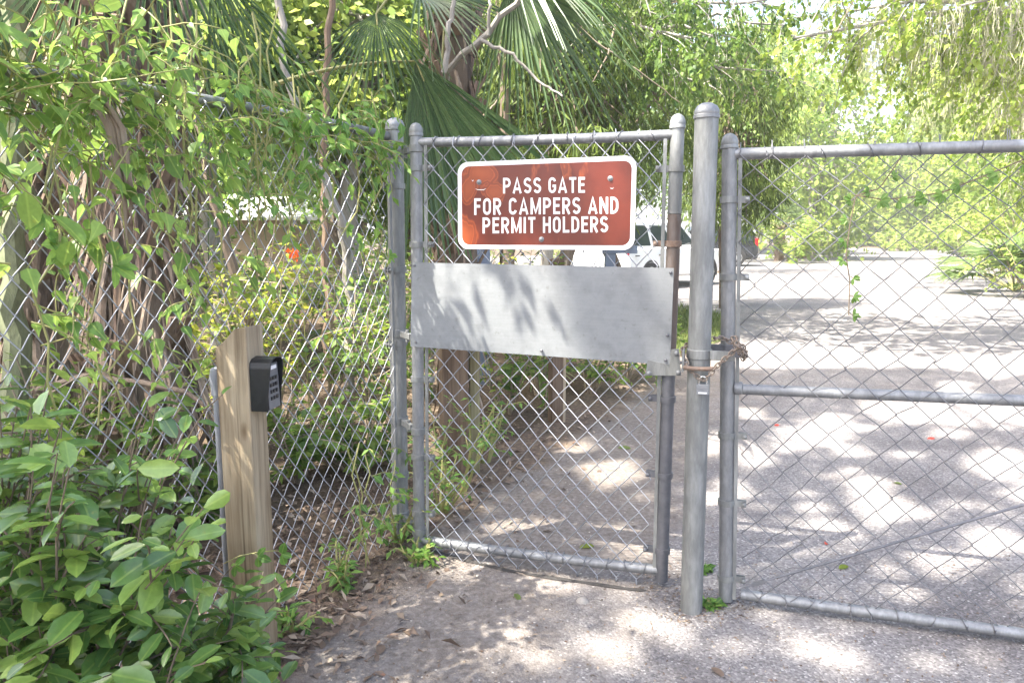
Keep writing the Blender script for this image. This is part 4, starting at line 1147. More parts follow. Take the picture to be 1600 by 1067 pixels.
def broad_tree(name, label, base, h, crown, nleaf, leaf=(.10, .055), mat='tree', bark='bark_grey', trunk_r=.12, shape='quad', hang=.4, clumps=60, lean=(0, 0), group='trees and palms of the woods', low=.25, sub=True, cat='tree', clump_r=.42, spindle=1.0):
    """tapered trunk with limbs; leaf clumps hang round the limb ends"""
    b = np.asarray(base, float); r = thing(name, b, label, cat, group)
    tm = MB()
    top = b + np.array([lean[0], lean[1], h * .92])
    P = np.array([b - Z3 * .1] + [lerp(b, top, t) + rng.normal(0, .04 * h ** .5, 3) * np.array([1, 1, 0]) for t in np.linspace(.15, 1, 7)])
    tm.tube(P, trunk_r * np.linspace(1.15, .25, len(P)), 9)
    c = b + np.array([lean[0], lean[1], h * (low + (1 - low) / 2)]); rad = np.array([crown, crown, h * (1 - low) / 2])
    lf = Leafy(); per = max(3, nleaf // clumps)
    for i in range(clumps):
        d = rand_dir(1)[0] * rng.uniform(.35, 1.0) ** .6
        cc = c + d * rad * rng.uniform(.85, 1.1)
        if i % 2 == 0:
            s0 = rng.uniform(.35, .95); o_ = along(P, np.array([s0]))[0][0]
            mid = lerp(o_, cc, .5) + np.array([0, 0, .12 * crown])
            tm.tube([o_, mid, cc], [trunk_r * .35 * (1.1 - s0) + .008, trunk_r * .15 + .006, .004], 5, False)
        k = per; rr = crown * clump_r * rng.uniform(.6, 1.25)
        off = rng.normal(0, .42, (k, 3)) * rr * np.array([1, 1, .75 * spindle])
        Pn = cc + off
        T = unit(off * .7 / rr + rng.normal(0, .6, (k, 3)) - np.array([0, 0, hang]))
        sz = rng.uniform(.6, 1.25, k)
        lf.add(Pn, T, rand_dir(k, .6), leaf[0] * sz, leaf[1] * sz, np.clip(rng.uniform(.1, .9) + rng.normal(0, .2, k), 0, 1))
    if sub: tm.build('trunk', M[bark], r)
    lf.build('crown', shape, LM[mat], r)
    return r

def bush(name, label, base, h, rad, nleaf, leaf, mat, shape='mid', stems=9, hang=.3, group=None, stem_mat='twig', lean=(0, 0), tone=None, cat='shrub', low=.15):
    b = np.asarray(base, float); r = thing(name, b, label, cat, group)
    st = MB(); lf = Leafy(); per = max(4, nleaf // (stems * 4))
    for i in range(stems):
        a = rng.uniform(0, 2 * PI); q = rng.uniform(.1, 1) ** .5
        d = np.array([math.cos(a) * rad * q + lean[0], math.sin(a) * rad * q + lean[1], h * rng.uniform(.65, 1.05)])
        P = curve_pts(b + np.array([math.cos(a), math.sin(a), 0]) * rad * .15 * q, d, np.linalg.norm(d), 7, .06, .12)
        st.tube(P, np.linspace(.009, .003, len(P)) * max(1, h ** .5), 5, False)
        lf.sprig(P, per, leaf[0], leaf[1], max(low, .2), 1, hang, tone=tone)
        for k in range(3):
            s0 = rng.uniform(low, .9); o_, T = along(P, np.array([s0]))
            B = curve_pts(o_[0], unit(T[0] + rand_dir(1, .1)[0] * 1.2), np.linalg.norm(d) * rng.uniform(.25, .45), 5, .12, .15)
            st.tube(B, np.linspace(.005, .002, len(B)), 4, False)
            lf.sprig(B, per, leaf[0], leaf[1], .1, 1, hang, tone=tone)
    st.build('stems', M[stem_mat], r); lf.build('leaves', shape, LM[mat], r)
    return r

def fan(mb, hub, axis, nrm, length, spread=PI * .95, segs=34, droop=.5, cup=.15, split=.55, width=1.0):
    """costapalmate fan: folded segments joined at the hub, split towards their tips"""
    hub = np.asarray(hub, float); axis = unit(axis); nrm = unit(np.asarray(nrm, float) - axis * (np.asarray(nrm, float) @ axis)); side = np.cross(nrm, axis)
    da = spread / segs; ts = np.array([0, .12, .3, split, .72, .87, 1.0])
    for i in range(segs):
        a = -spread / 2 + (i + .5) * da; L = length * (.62 + .38 * math.cos(a * .8)) * rng.uniform(.88, 1.06)
        d0 = axis * math.cos(a) + side * math.sin(a) + nrm * cup * (abs(a) / spread) ; d0 = unit(d0)
        e = unit(np.cross(nrm, d0)); V = []; dr = droop * rng.uniform(.7, 1.4)
        tw = rng.normal(0, .12)
        for t in ts:
            p = hub + axis * t * length * .10 + d0 * t * L * .92 + np.array([0, 0, -1]) * dr * L * max(0, t - .25) ** 2
            w = L * t * da * .52 if t <= split else L * split * da * .52 * max(0.04, (1 - (t - split) / (1 - split)) ** .8)
            w = max(w, .004) * width
            f = nrm * w * .7 + e * tw * t * .05 * L
            V += [p - e * w + f, p - nrm * w * .25 + e * tw * t * .05 * L, p + e * w + f]
        F = []
        for k in range(len(ts) - 1):
            q = k * 3; F += [(q, q + 1, q + 4, q + 3), (q + 1, q + 2, q + 5, q + 4)]
        mb.add(V, F, False)
    return mb

def frond(palm, start, hub, axis, nrm, length, mat='palm', **kw):
    start = np.asarray(start, float); hub = np.asarray(hub, float)
    mb = MB(); fan(mb, hub, axis, nrm, length, **kw)
    o = mb.build('frond', LM[mat], palm, sharp=False)
    tv = np.repeat(rng.uniform(0, 1, max(1, len(o.data.vertices) // 21)), 21)
    tv = np.resize(tv, len(o.data.vertices)) * .8 + .2 * rng.uniform(0, 1)
    a = o.data.attributes.new('tone', 'FLOAT', 'POINT'); a.data.foreach_set('value', tv.astype(np.float32))
    mid = lerp(start, hub, .5) + np.array([0, 0, .08 * np.linalg.norm(hub - start)])
    P = [lerp(lerp(start, mid, t), lerp(mid, hub, t), t) for t in np.linspace(0, 1, 9)]
    P.append(hub + unit(axis) * length * .12)
    mp = MB(); mp.tube(P, np.linspace(.017, .006, len(P)), 6); mp.build('petiole', M['stem_green'], o)
    return o

def palm_trunk(r, base, h, rad, boots=0, skirt=0, mat='soil', boot_len=.5, out=.25):
    b = np.asarray(base, float); mb = MB()
    P = np.array([b + Z3 * z + np.array([.02 * math.sin(z * 2), .02 * math.cos(z * 1.7), 0]) for z in np.linspace(-.1, h, 10)])
    mb.tube(P, np.full(10, rad) * np.linspace(1.15, .95, 10), 16); mb.build('trunk', M[mat], r)
    if boots:
        mb = MB(); md = MB()
        for i in range(boots):
            z = h * (i + .5) / boots; a = i * 2.399 + rng.normal(0, .2); d = np.array([math.cos(a), math.sin(a), 0]); e = np.array([-d[1], d[0], 0])
            p0 = b + d * rad * .9 + Z3 * z; L = rng.uniform(.16, .36); w = rng.uniform(.03, .055)
            p1 = p0 + d * L * .5 + Z3 * L * .9
            if rng.random() < (.9 if z > 1.1 else .45):
                for s in (-1, 1):
                    q = e * s * w * .5
                    mb.prism([p0 - e * w + q, p0 + e * w + q, p1 + e * w * .35 + q * 1.4, p1 - e * w * .35 + q * 1.4], d * .015 - Z3 * .01)
            for k in range(skirt):
                LL = boot_len * rng.uniform(.35, 1.5); aa = a + rng.normal(0, .5); dd = np.array([math.cos(aa), math.sin(aa), 0]); ee = np.array([-dd[1], dd[0], 0])
                s0 = b + dd * rad * rng.uniform(.85, 1.15) + Z3 * (z + rng.uniform(0, .15)); oo = out * rng.uniform(.1, 1.2); sw = rng.normal(0, .16)
                pts = [s0 + dd * oo * LL * (t ** .8) - Z3 * LL * t + ee * (rng.normal(0, .012) + sw * LL * t) for t in (0, .3, .65, 1)]
                for q_ in pts: q_[2] = max(q_[2], .01)
                ww = rng.choice([.004, .007, .011, .02]) * rng.uniform(.8, 1.3); V = []
                for t, q_ in zip((.55, 1, .8, .12), pts): V += [q_ - ee * ww * t, q_ + dd * ww * .5 * t, q_ + ee * ww * t]
                F = []
                for j in range(3): F += [(j * 3, j * 3 + 1, j * 3 + 4, j * 3 + 3), (j * 3 + 1, j * 3 + 2, j * 3 + 5, j * 3 + 4)]
                (md if rng.random() < (.65 if z < 1.5 else .2) else mb).add(V, F, False)
        if mb.n: mb.build('boots', M['boots'], r)
        if md.n: md.build('dead_leaves', M['thatch'], r)

WG = 'trees and palms of the woods'
# ------------------------------------------------------------ near palms behind the fence
def pxd(u0, v0, u1, v1, y0, y1):               # direction between two surveyed points
    return unit(at(u1, v1, y1) - at(u0, v0, y0))

b = at(235, 640, 3.75); b[2] = 0
p1 = thing('cabbage_palm', b, 'thick shaggy palm trunk skirted in brown dead leaf bases, close behind the fence', 'palm', WG)
palm_trunk(p1, b, 3.6, .18, 110, 9, 'soil', .40, .42)
hub0 = b + Z3 * 3.7
for (u0, v0, u1, v1, y0, y1, L, dr, sp) in ((330, -60, 470, 260, 3.7, 3.9, 1.15, .35, 1.1), (250, -110, 330, 130, 3.6, 3.5, 1.0, .5, 1.3), (150, -90, 60, 120, 3.6, 3.3, 1.0, .5, 1.4)):
    hb = at(u0, v0, y0); frond(p1, hub0, hb, pxd(u0, v0, u1, v1, y0, y1), np.array([.2, -1, .35]), L, droop=dr, spread=sp, segs=15, split=.35, width=.5)

b = at(60, 560, 4.3); b[2] = 0
p2 = thing('cabbage_palm', b, 'leaning palm trunk with broken grey leaf bases at the edge of the fence', 'palm', WG)
palm_trunk(p2, b, 2.6, .13, 46, 7, 'soil', .4, .25)
hb = at(20, -60, 4.2)
frond(p2, b + Z3 * 2.7, hb, pxd(20, -60, 90, 120, 4.2, 4.0), (0, -1, .3), .9, droop=.5, spread=1.6)

b = at(716, 600, 5.3); b[2] = 0
p3 = thing('cabbage_palm', b, 'cabbage palm with big drooping green fans above the narrow gate', 'palm', WG)
palm_trunk(p3, b, 3.4, .13, 60, 3, 'soil', .30, .3)
h3 = b + Z3 * 3.5
frond(p3, at(430, 132, 5.2), at(650, 96, 5.0), unit(np.array([.42, -.2, -1])), np.array([-.3, -1, .1]), 1.22, droop=.12, spread=1.3, segs=32, split=.72)
frond(p3, h3, at(588, 22, 4.9), unit(np.array([.12, -.35, -1])), np.array([0, -1, .5]), .68, droop=.55, spread=2.5, segs=24, split=.35, width=.7)
frond(p3, h3, at(655, -10, 5.0), unit(np.array([.8, -.4, -.35])), np.array([0, -.6, 1]), .80, droop=.5, spread=2.3, segs=22, split=.4, width=.7)
frond(p3, h3, at(800, -30, 4.9), unit(np.array([.55, -.3, -.8])), np.array([.1, -1, .5]), .95, droop=.35, spread=2.0, segs=32, split=.45)
frond(p3, h3, at(770, -60, 4.6), unit(np.array([.9, -.2, -.2])), np.array([0, -.5, 1]), .85, droop=.7, spread=2.2, segs=30, split=.45)
frond(p3, h3, at(690, 105, 5.1), unit(np.array([.06, -.1, -1])), np.array([.5, -1, .1]), 1.0, droop=.15, spread=.75, segs=18, split=.7)

# bare forked branch crossing the fans
def stick(name, label, pts, r0, r1, mat='bark_grey', cat='branch', n=8):
    P = np.array([np.asarray(q, float) for q in pts]); k = np.linspace(0, 1, len(P) * 4)
    Q, _ = along(P, k); Q = Q + rng.normal(0, r0 * .35, Q.shape)
    mb = MB(); mb.tube(Q, np.linspace(r0, r1, len(Q)), n)
    return mb
fb_ = at(690, 620, 5.6); fb_[2] = 0
r = thing('bare_tree', fb_, 'thin bare pale tree whose forked branch crosses the green palm fans', 'tree', WG)
mb = stick('', '', [fb_, at(688, 420, 5.55), at(690, 250, 5.5), at(694, 160, 5.3), at(697, 108, 4.9), at(745, 66, 4.6), at(800, 12, 4.5), at(850, -50, 4.5)], .03, .017)
mb.build('trunk', M['bark_grey'], r)
mb = stick('', '', [at(694, 112, 4.6), at(702, 50, 4.6), at(712, -20, 4.6)], .018, .013); mb.build('branch', M['bark_grey'], r)
mb = stick('', '', [at(752, 64, 4.55), at(800, 86, 4.5), at(845, 130, 4.5), at(880, 150, 4.4)], .012, .005); mb.build('branch', M['bark_grey'], r)
mb = stick('', '', [at(762, 56, 4.55), at(764, 20, 4.5), at(770, -30, 4.5)], .011, .008); mb.build('branch', M['bark_grey'], r)

# lichen-green trunk at the frame edge, slender saplings
def sapling(px, py0, y, pts, r0, r1, label, mat='bark_grey', name='sapling_trunk'):
    b = at(px, py0, y); b[2] = 0
    r = thing('sapling', b, label, 'tree', WG)
    stick('', '', [b] + [at(u, v, yy) for u, v, yy in pts], r0, r1, mat).build('trunk', M[mat], r); return r
M['lichen'] = solid('lichen_bark', (.12, .14, .07), (.18, .20, .11), 14, .9, 0, .5, (1, 1, .4), c3=(.08, .085, .05))
sapling(14, 700, 3.9, [(18, 500, 3.9), (24, 300, 3.9), (30, 60, 3.9), (20, -80, 3.9)], .075, .05, 'lichen-green tree trunk at the left edge behind the fence', 'lichen')
sapling(512, 640, 7.4, [(510, 400, 7.4), (506, 180, 7.4), (515, 60, 7.4), (522, -60, 7.4)], .045, .03, 'slender pale tan trunk behind the long hanging palm strips', 'boots')
sapling(545, 600, 6.8, [(548, 440, 6.8), (530, 330, 6.6), (470, 220, 6.6), (440, 60, 6.6), (430, -60, 6.6)], .05, .03, 'leaning grey trunk behind the fence near its terminal post', 'bark_grey')
sapling(372, 600, 5.6, [(385, 500, 5.6), (352, 380, 5.6), (330, 300, 5.6), (300, 100, 5.5), (280, -40, 5.5)], .045, .03, 'thin crooked dark trunk rising behind the wooden post', 'soil')
sapling(795, 520, 10, [(792, 300, 10), (788, 120, 10), (780, -60, 10)], .09, .06, 'brown trunk in the feathery trees above the sign', 'soil')

mb = MB(); mb.tube([at(60, 610, 3.35), at(130, 588, 3.3), at(220, 598, 3.25), at(290, 612, 3.2), at(330, 640, 3.15)], [.018, .016, .015, .012, .008], 9)
tag(mb.build('fallen_branch', M['soil']), 'grey fallen branch lying level across the foot of the shaggy palm', 'branch')

# ------------------------------------------------------------ woods behind: rows of trees from near to far
def wood_tree(px, y, h, crown, n, **kw):
    b = at(px, 700, y); b = np.array([(px - 800) / FPX * y, y, 0]); return broad_tree(kw.pop('name', 'broadleaf_tree'), kw.pop('label'), b, h, crown, n, **kw)
TG = WG
# feathery cedars above the sign
for i, (px, y, h, cr, lab) in enumerate(((880, 10.5, 5.6, 1.3, 'feathery cedar hanging its sprays right above the sign'), (948, 12.5, 6.4, 1.75, 'dense feathery cedar above the white car'), (790, 12.5, 6.0, 1.6, 'feathery cedar half hidden by the palm fans'), (1135, 14.5, 5.6, 1.2, 'dark feathery cedar behind the steel post and gate stile'), (1125, 27, 8.5, 2.0, 'feathery cedar over the black car'))):
    wood_tree(px, y, h, cr, 10500, label=lab, name='cedar_tree', mat='cedar', leaf=(.19, .028), hang=1.4, clumps=150, trunk_r=.11, bark='soil', low=(.26, .30, .2, .22, .24)[i], clump_r=.34)
# broadleaf trees in the woods on the left
spec = [(90, 7.5, 5.0, 1.5, 'bright'), (230, 9.5, 5.4, 1.7, 'tree'), (340, 9.5, 5.4, 1.5, 'bright'), (540, 11.5, 5.6, 1.7, 'tree'), (560, 10.5, 5.4, 1.5, 'bright'), (640, 13, 6, 1.8, 'tree'), (730, 15, 6.5, 1.9, 'bright'),
        (10, 12, 6, 2.0, 'tree'), (150, 15, 7, 2.3, 'bright'), (310, 16, 7, 2.3, 'tree'), (400, 24, 9, 2.8, 'bright'), (560, 20, 8, 2.6, 'tree'), (690, 24, 9, 3, 'tree'), (850, 30, 10.5, 3.2, 'bright'), (980, 36, 12, 3.6, 'tree')]
labs = ['sunlit small-leaved tree behind the leaning palm at the frame edge', 'leafy tree behind the shaggy palm trunk', 'sunlit tree behind the hanging palm strips', 'tall green tree over the white-roofed building', 'yellow-green tree beside the slender tan trunk', 'dark green tree behind the folded fan leaf',
        'pale sunlit tree behind the fan palm crown', 'deep green tree beyond the lichen-green trunk', 'tall bright tree far behind the near vines', 'tall dark tree far behind the shaggy palm', 'bright tree beyond the white-roofed building', 'dark tall tree between the slender trunks', 'broad dark tree beyond the terminal post', 'tall sunlit tree beyond the sign', 'tall green tree beyond the white car']
for (px, y, h, cr, mt), lab in zip(spec, labs):
    n_ = int(5500 + 70 * y); big_ = .085 + .006 * y
    wood_tree(px, y, h, cr, n_, label=lab, mat=mt, leaf=(big_, big_ * .58), clumps=70, trunk_r=.06 + .008 * y, low=.42 if 9 < y < 12 else .18, bark='soil' if mt == 'tree' else 'bark_grey')
# right side: sunny trees round the lot and along the road
spec = [(1265, 40, 11, 3.6, 'bright', .02), (1180, 50, 15, 4.6, 'bright', .05), (1440, 62, 12, 4.6, 'bright', .02), (1345, 78, 11, 5.2, 'bright', .02), (1520, 50, 14, 4.4, 'bright', .02), (1590, 33, 11, 3.4, 'bright', .02), (1700, 24, 9, 3.0, 'tree', .05), (1110, 58, 17, 5.5, 'tree', .1), (1490, 84, 15, 6.5, 'bright', .02), (1600, 66, 19, 6.5, 'bright', .02)]
labs = ['sunlit tree at the end of the lot beside the black car', 'tall pale tree behind the black car', 'hazy bright tree where the road bends away', 'low hazy tree below the open sky at the end of the road', 'bright tree on the far side of the road', 'sunny tree over the palmetto by the road edge', 'dark green tree beside the road at the frame edge', 'tall tree behind the dark feathery cedar', 'pale distant tree beyond the bend', 'tall bright tree under the hanging moss']
for (px, y, h, cr, mt, lw), lab in zip(spec, labs):
    big_ = .12 + .0055 * y
    wood_tree(px, y, h, cr, 8500, label=lab, mat=mt, leaf=(big_, big_ * .6), clumps=130, trunk_r=.1 + .003 * y, low=lw, clump_r=.38)
# undergrowth shrubs behind fence and gate
US = 'undergrowth shrubs behind the fence and gate'
un = [(330, 470, 5.0, 1.1, .5, 'yellow', 'yellow-green shrub glowing just left of the wooden post'), (420, 500, 5.6, 1.5, .6, 'yellow', 'tall yellow-green shrub behind the top of the wooden post'), (500, 560, 6.2, 1.3, .6, 'under', 'leafy shrub between wooden post and terminal post'), (575, 560, 5.4, 1.2, .45, 'under', 'green shrub close behind the terminal post'),
      (455, 660, 4.3, .55, .35, 'under', 'low green plant on the leaf litter behind the wooden post'), (540, 720, 4.5, .45, .3, 'under', 'small seedling patch behind the fence mesh'), (790, 640, 6.0, 1.15, .5, 'under', 'leafy shrub between the two timber posts'), (845, 640, 6.6, 1.2, .5, 'under', 'dense shrub behind the short timber post'), (920, 630, 6.8, .9, .5, 'under', 'shrub to the right of the short timber post'), (980, 600, 7.4, .8, .5, 'under', 'low shrub behind the latch end of the narrow gate'),
      (120, 640, 4.6, .8, .5, 'under', 'green shrub at the foot of the leaning palm'), (60, 700, 3.6, .7, .4, 'under', 'shrub in shade behind the fence at the left edge'), (150, 560, 3.55, .9, .35, 'under', 'leafy shrub just in front of the shaggy palm trunk'), (100, 560, 3.2, 1.0, .35, 'under', 'leafy shrub close behind the mesh near the left edge'), (665, 600, 6.5, 1.2, .5, 'under', 'shrub seen between terminal post and gate stile'), (300, 690, 3.7, .4, .3, 'under', 'small plant at the foot of the shaggy palm'),
      (30, 600, 6.2, 1.9, .8, 'under', 'tall shrub beyond the leaning palm at the frame edge'), (140, 600, 6.6, 1.8, .8, 'under', 'tall shrub seen between the leaning palm and the shaggy palm'), (330, 600, 6.6, 1.4, .7, 'under', 'wide shrub just right of the shaggy palm trunk'), (250, 600, 8.0, 2.2, .9, 'under', 'high shrub rising behind the shaggy palm'), (440, 600, 8.0, 1.3, .8, 'yellow', 'sunlit yellow shrub in front of the white-roofed building'), (600, 600, 8.5, 1.6, .8, 'under', 'leafy shrub seen through the mesh next to the terminal post'), (690, 600, 9.5, 1.5, .7, 'yellow', 'sunlit shrub beyond the hinge end of the narrow gate')]
for px, py, y, h, rd, mt, lab in un:
    b = np.array([(px - 800) / FPX * y, y, 0])
    bush('undergrowth_shrub', lab, b, h, rd, 620, (.085, .042), mt, 'mid', 10, group=US)
far = [(1235, 36, 2.2, 1.8), (1300, 44, 2.4, 2.2), (1390, 58, 2.6, 3.0), (1460, 60, 2.6, 3), (1500, 44, 2.5, 2.2), (1585, 27, 2.6, 1.6), (1640, 20, 2.6, 1.5), (1545, 31, 3.0, 1.8), (1620, 16.5, 2.5, 1.3), (1565, 24.5, 2.7, 1.4), (640, 26, 2.6, 2.5), (570, 17, 2.2, 1.4), (760, 34, 3, 2.5), (880, 40, 3, 2.8), (460, 15, 1.2, 1.6), (330, 14, 1.2, 1.5), (200, 12, 1.8, 1.5), (80, 11, 1.8, 1.5)]
flab = ['pale shrub right of the black car', 'sunlit shrub at the far edge of the lot', 'far hazy shrub under the open sky', 'far hazy shrub at the road bend', 'bright shrub across the road from the black car', 'leafy shrub beside the roadside palmetto', 'green shrub at the right frame edge', 'tall sunny shrub beyond the roadside palmetto', 'bright shrub cut by the right frame edge behind the drive gate', 'bushy shrub just behind the large roadside palmetto', 'sunlit shrub beyond the terminal post', 'shrub beside the white-roofed building', 'sunlit shrub left of the sign', 'sunny shrub behind the lower edge of the sign', 'low shrub in front of the tan building wall', 'shrub between shaggy palm and building', 'shrub in the shade behind the shaggy palm', 'shrub beyond the leaning palm']
for (px, y, h, rd), lab in zip(far, flab):
    b = np.array([(px - 800) / FPX * y, y, 0])
    bush('far_shrub', lab, b, h, rd, 900, (.07 + .006 * y, .04 + .0035 * y), 'bright' if y > 16 else 'under', 'quad', 16, group='sunlit shrubs far behind', low=.05)
# palms and palmettos round the lot
PGp = 'palmettos and palms by the lot'
def palmetto(px, y, h, n_, L, lab, trunk=0):
    b = np.array([(px - 800) / FPX * y, y, 0]); r = thing('palmetto', b, lab, 'palm', PGp)
    if trunk: palm_trunk(r, b, trunk, .22, 40, 1, 'boots', .5, .3)
    for i in range(n_):
        a = rng.uniform(0, 2 * PI); el = rng.uniform(.1, 1.2)
        d = np.array([math.cos(a) * math.cos(el), math.sin(a) * math.cos(el), math.sin(el)])
        s0 = b + Z3 * max(trunk, .1); hb = s0 + d * h * .6
        frond(r, s0, hb, unit(d + Z3 * -.25), unit(np.array([-d[0], -d[1], 1.4])), L, 'palm_far', droop=.45, spread=3.6, segs=16, split=.4)
palmetto(1215, 38, 1.6, 14, 1.0, 'trunked cabbage palm right of the black car', 1.7)
palmetto(1255, 42, 1.6, 12, 1.0, 'second cabbage palm at the lot edge with an orange-brown trunk', 1.9)
palmetto(1585, 17.5, 1.7, 26, 1.05, 'bushy palmetto spilling over the right road edge')
palmetto(1530, 30, 1.6, 12, .9, 'small palmetto farther along the right road edge')
palmetto(830, 7.6, .9, 7, .5, 'small palmetto with upright stalks just above the metal panel')
palmetto(560, 8.5, 1.0, 8, .6, 'pale dry palmetto behind the fence near the terminal post')
# ------------------------------------------------------------ vines on the fence
def vine_on_fence(name, label, pxbox, count, leaf, mat, shape, group, off=(.0, .22), stems=8, sprig_len=(.18, .5), tone=None, hang=.55, per=9, dens=None):
    """runners scrambling over the fence top, leaves to both sides"""
    x0, y0, x1, y1 = pxbox
    root = FW.on((x0 + x1) / 2, y1, .05); root[2] = 0
    r = thing(name, root, label, 'vine', group); st = MB(); lf = Leafy()
    k = 0
    while k < count:
        u, v = rng.uniform(x0, x1), rng.uniform(y0, y1)
        if dens is not None and rng.random() > dens(u, v): continue
        k += 1
        p = FW.on(u, v, rng.uniform(*off))
        d = unit(FW.t * rng.normal(0, 1) + n * rng.uniform(-.1, .6) + Z3 * rng.normal(.05, .45))
        P = curve_pts(p, d, rng.uniform(*sprig_len), 6, .3, .25)
        st.tube(P, np.linspace(.0028, .0014, len(P)), 5, False)
        lf.sprig(P, per, leaf[0], leaf[1], .05, 1, hang, tone=tone)
    for k in range(stems):
        u = rng.uniform(x0, x1); P = [FW.on(u + rng.normal(0, 12), y1 + 60 - (y1 + 60 - y0) * t + rng.normal(0, 8), .05 + .05 * rng.random()) for t in np.linspace(0, 1, 7)]
        st.tube(P, .0035, 5, False)
    st.build('stems', M['stem_green'], r); lf.build('leaves', shape, LM[mat], r)
    return r
n = FW.n
VG = 'vines on the left fence'
def dens_a(u, v):
    lim = 250 if u < 250 else 235
    d = math.exp(-((v - (120 + .15 * u)) / 95) ** 2)
    return d * (1.0 if u < 330 else .55)
vine_on_fence('vine', 'mass of light green vines heaped over the fence top at the left', (-120, 10, 430, 320), 115, (.060, .036), 'vine', 'ivy', VG, dens=dens_a, per=7, off=(-.06, .14))
vine_on_fence('vine', 'broad-leaved vine clump at the top left corner above the fence', (-150, 0, 210, 230), 16, (.085, .050), 'vine', 'big', VG, off=(.0, .2), sprig_len=(.2, .45), per=6, stems=3)
vine_on_fence('vine', 'fine-leaved creeper along the fence rail towards the terminal post', (380, 130, 605, 300), 62, (.055, .030), 'creeper', 'mid', VG, off=(0, .12), sprig_len=(.10, .28), per=8, dens=lambda u, v: math.exp(-((v - 215) / 55) ** 2))
vine_on_fence('vine', 'sparse vine leaves scattered over the mesh below the fence top', (-20, 260, 400, 600), 44, (.060, .037), 'vine', 'ivy', VG, off=(0, .06), stems=4, sprig_len=(.1, .22), per=4, hang=.8)
vine_on_fence('vine', 'tangled weeds climbing the foot of the terminal post', (560, 700, 640, 850), 14, (.05, .028), 'creeper', 'mid', VG, off=(.0, .12), stems=3, sprig_len=(.08, .2), per=6)
# sprig with five big leaflets in front of the mesh
def spray(name, label, stem, leaf, mat, k_, wall, off=.05, cat='vine', r=.002, tone=.75, stem_mat='stem_green', clusters=5, shape='big'):
    P = np.array([wall.on(u, v, off + .01 * math.sin(i * 2.1)) for i, (u, v) in enumerate(stem)])
    rr = thing(name, P[0], label, cat); st = MB(); Q, _ = along(P, np.linspace(0, 1, 30)); st.tube(Q, r, 6, False)
    lf = Leafy()
    for s in np.linspace(.12, 1, k_):
        q, T = along(P, np.array([s])); q = q[0]
        sd = rng.choice([-1, 1]); d0 = unit(wall.t * sd * rng.uniform(.5, 1) - Z3 * rng.uniform(0, .6) + wall.n * .3)
        e = q + d0 * leaf[0] * .6; st.tube([q, lerp(q, e, .5) + Z3 * .004, e], r * .6, 4, False)
        ang = np.linspace(-1.25, 1.25, clusters) + rng.normal(0, .1, clusters)
        sdv = unit(np.cross(d0, wall.n))
        D = np.array([d0 * math.cos(a) + sdv * math.sin(a) for a in ang]) + rng.normal(0, .12, (clusters, 3))
        lf.add(np.repeat(e[None], clusters, 0), D, unit(wall.n + rng.normal(0, .25, (clusters, 3)) + Z3 * .4), leaf[0] * rng.uniform(.75, 1.1, clusters), leaf[1] * rng.uniform(.8, 1.1, clusters), np.clip(tone + rng.normal(0, .12, clusters), 0, 1))
    st.build('stem', M[stem_mat], rr); lf.build('leaves', shape, LM[mat], rr, .2)
    return rr
spray('creeper_sprig', 'five-leaflet creeper sprig hanging in front of the mesh near the shaggy palm', [(70, 300), (90, 345), (108, 366), (150, 410)], (.075, .034), 'creeper', 3, FW, .07)
spray('creeper_sprig', 'yellow-stemmed creeper trailing down the mesh beside the terminal post', [(470, 245), (498, 300), (508, 345), (560, 370), (600, 400)], (.045, .022), 'creeper', 5, FW, .05)
spray('creeper_sprig', 'long yellow runner hanging down the mesh in front of the palm skirt', [(160, 130), (190, 190), (228, 260), (250, 330), (275, 400), (300, 440)], (.05, .03), 'vine', 4, FW, .06, clusters=3)
DGW = DG
spray('creeper_sprig', 'thin vine hanging straight down the drive gate mesh with small leaf clusters', [(1408, 246), (1374, 295), (1337, 306), (1328, 350), (1322, 400), (1328, 440), (1326, 492)], (.026, .012), 'vine', 9, DG, .03, stem_mat='twig_dark', tone=.1, r=.0022)
spray('creeper_sprig', 'green creeper trailing sideways across the top of the drive gate mesh', [(1335, 305), (1380, 312), (1430, 308), (1475, 300), (1520, 282), (1570, 262), (1620, 240)], (.034, .018), 'vine', 10, DG, .03, tone=.4, stem_mat='twig_dark', r=.0024)
# dry palm strip draped over the fence
mb = MB()
for k in range(4):
    P = [FW.on(u + k * 5 + rng.normal(0, 3), v, .09 + .008 * k) for u, v in ((128, 110), (152, 160), (176, 200), (186, 260), (194, 320), (196, 375 - 25 * k))]
    V = []
    for i, p_ in enumerate(P):
        w_ = (.004, .014, .017, .013, .008, .002)[i] * (.6 if k else 1); V += [p_ - FW.t * w_, p_ + n * w_ * .6, p_ + FW.t * w_]
    F = []
    for j in range(5): F += [(j * 3, j * 3 + 1, j * 3 + 4, j * 3 + 3), (j * 3 + 1, j * 3 + 2, j * 3 + 5, j * 3 + 4)]
    mb.add(V, F, True)
tag(mb.build('dry_palm_leaf', M['thatch'], sharp=False), 'dry tan palm leaf strips draped over the vines on the fence', 'dead leaf')

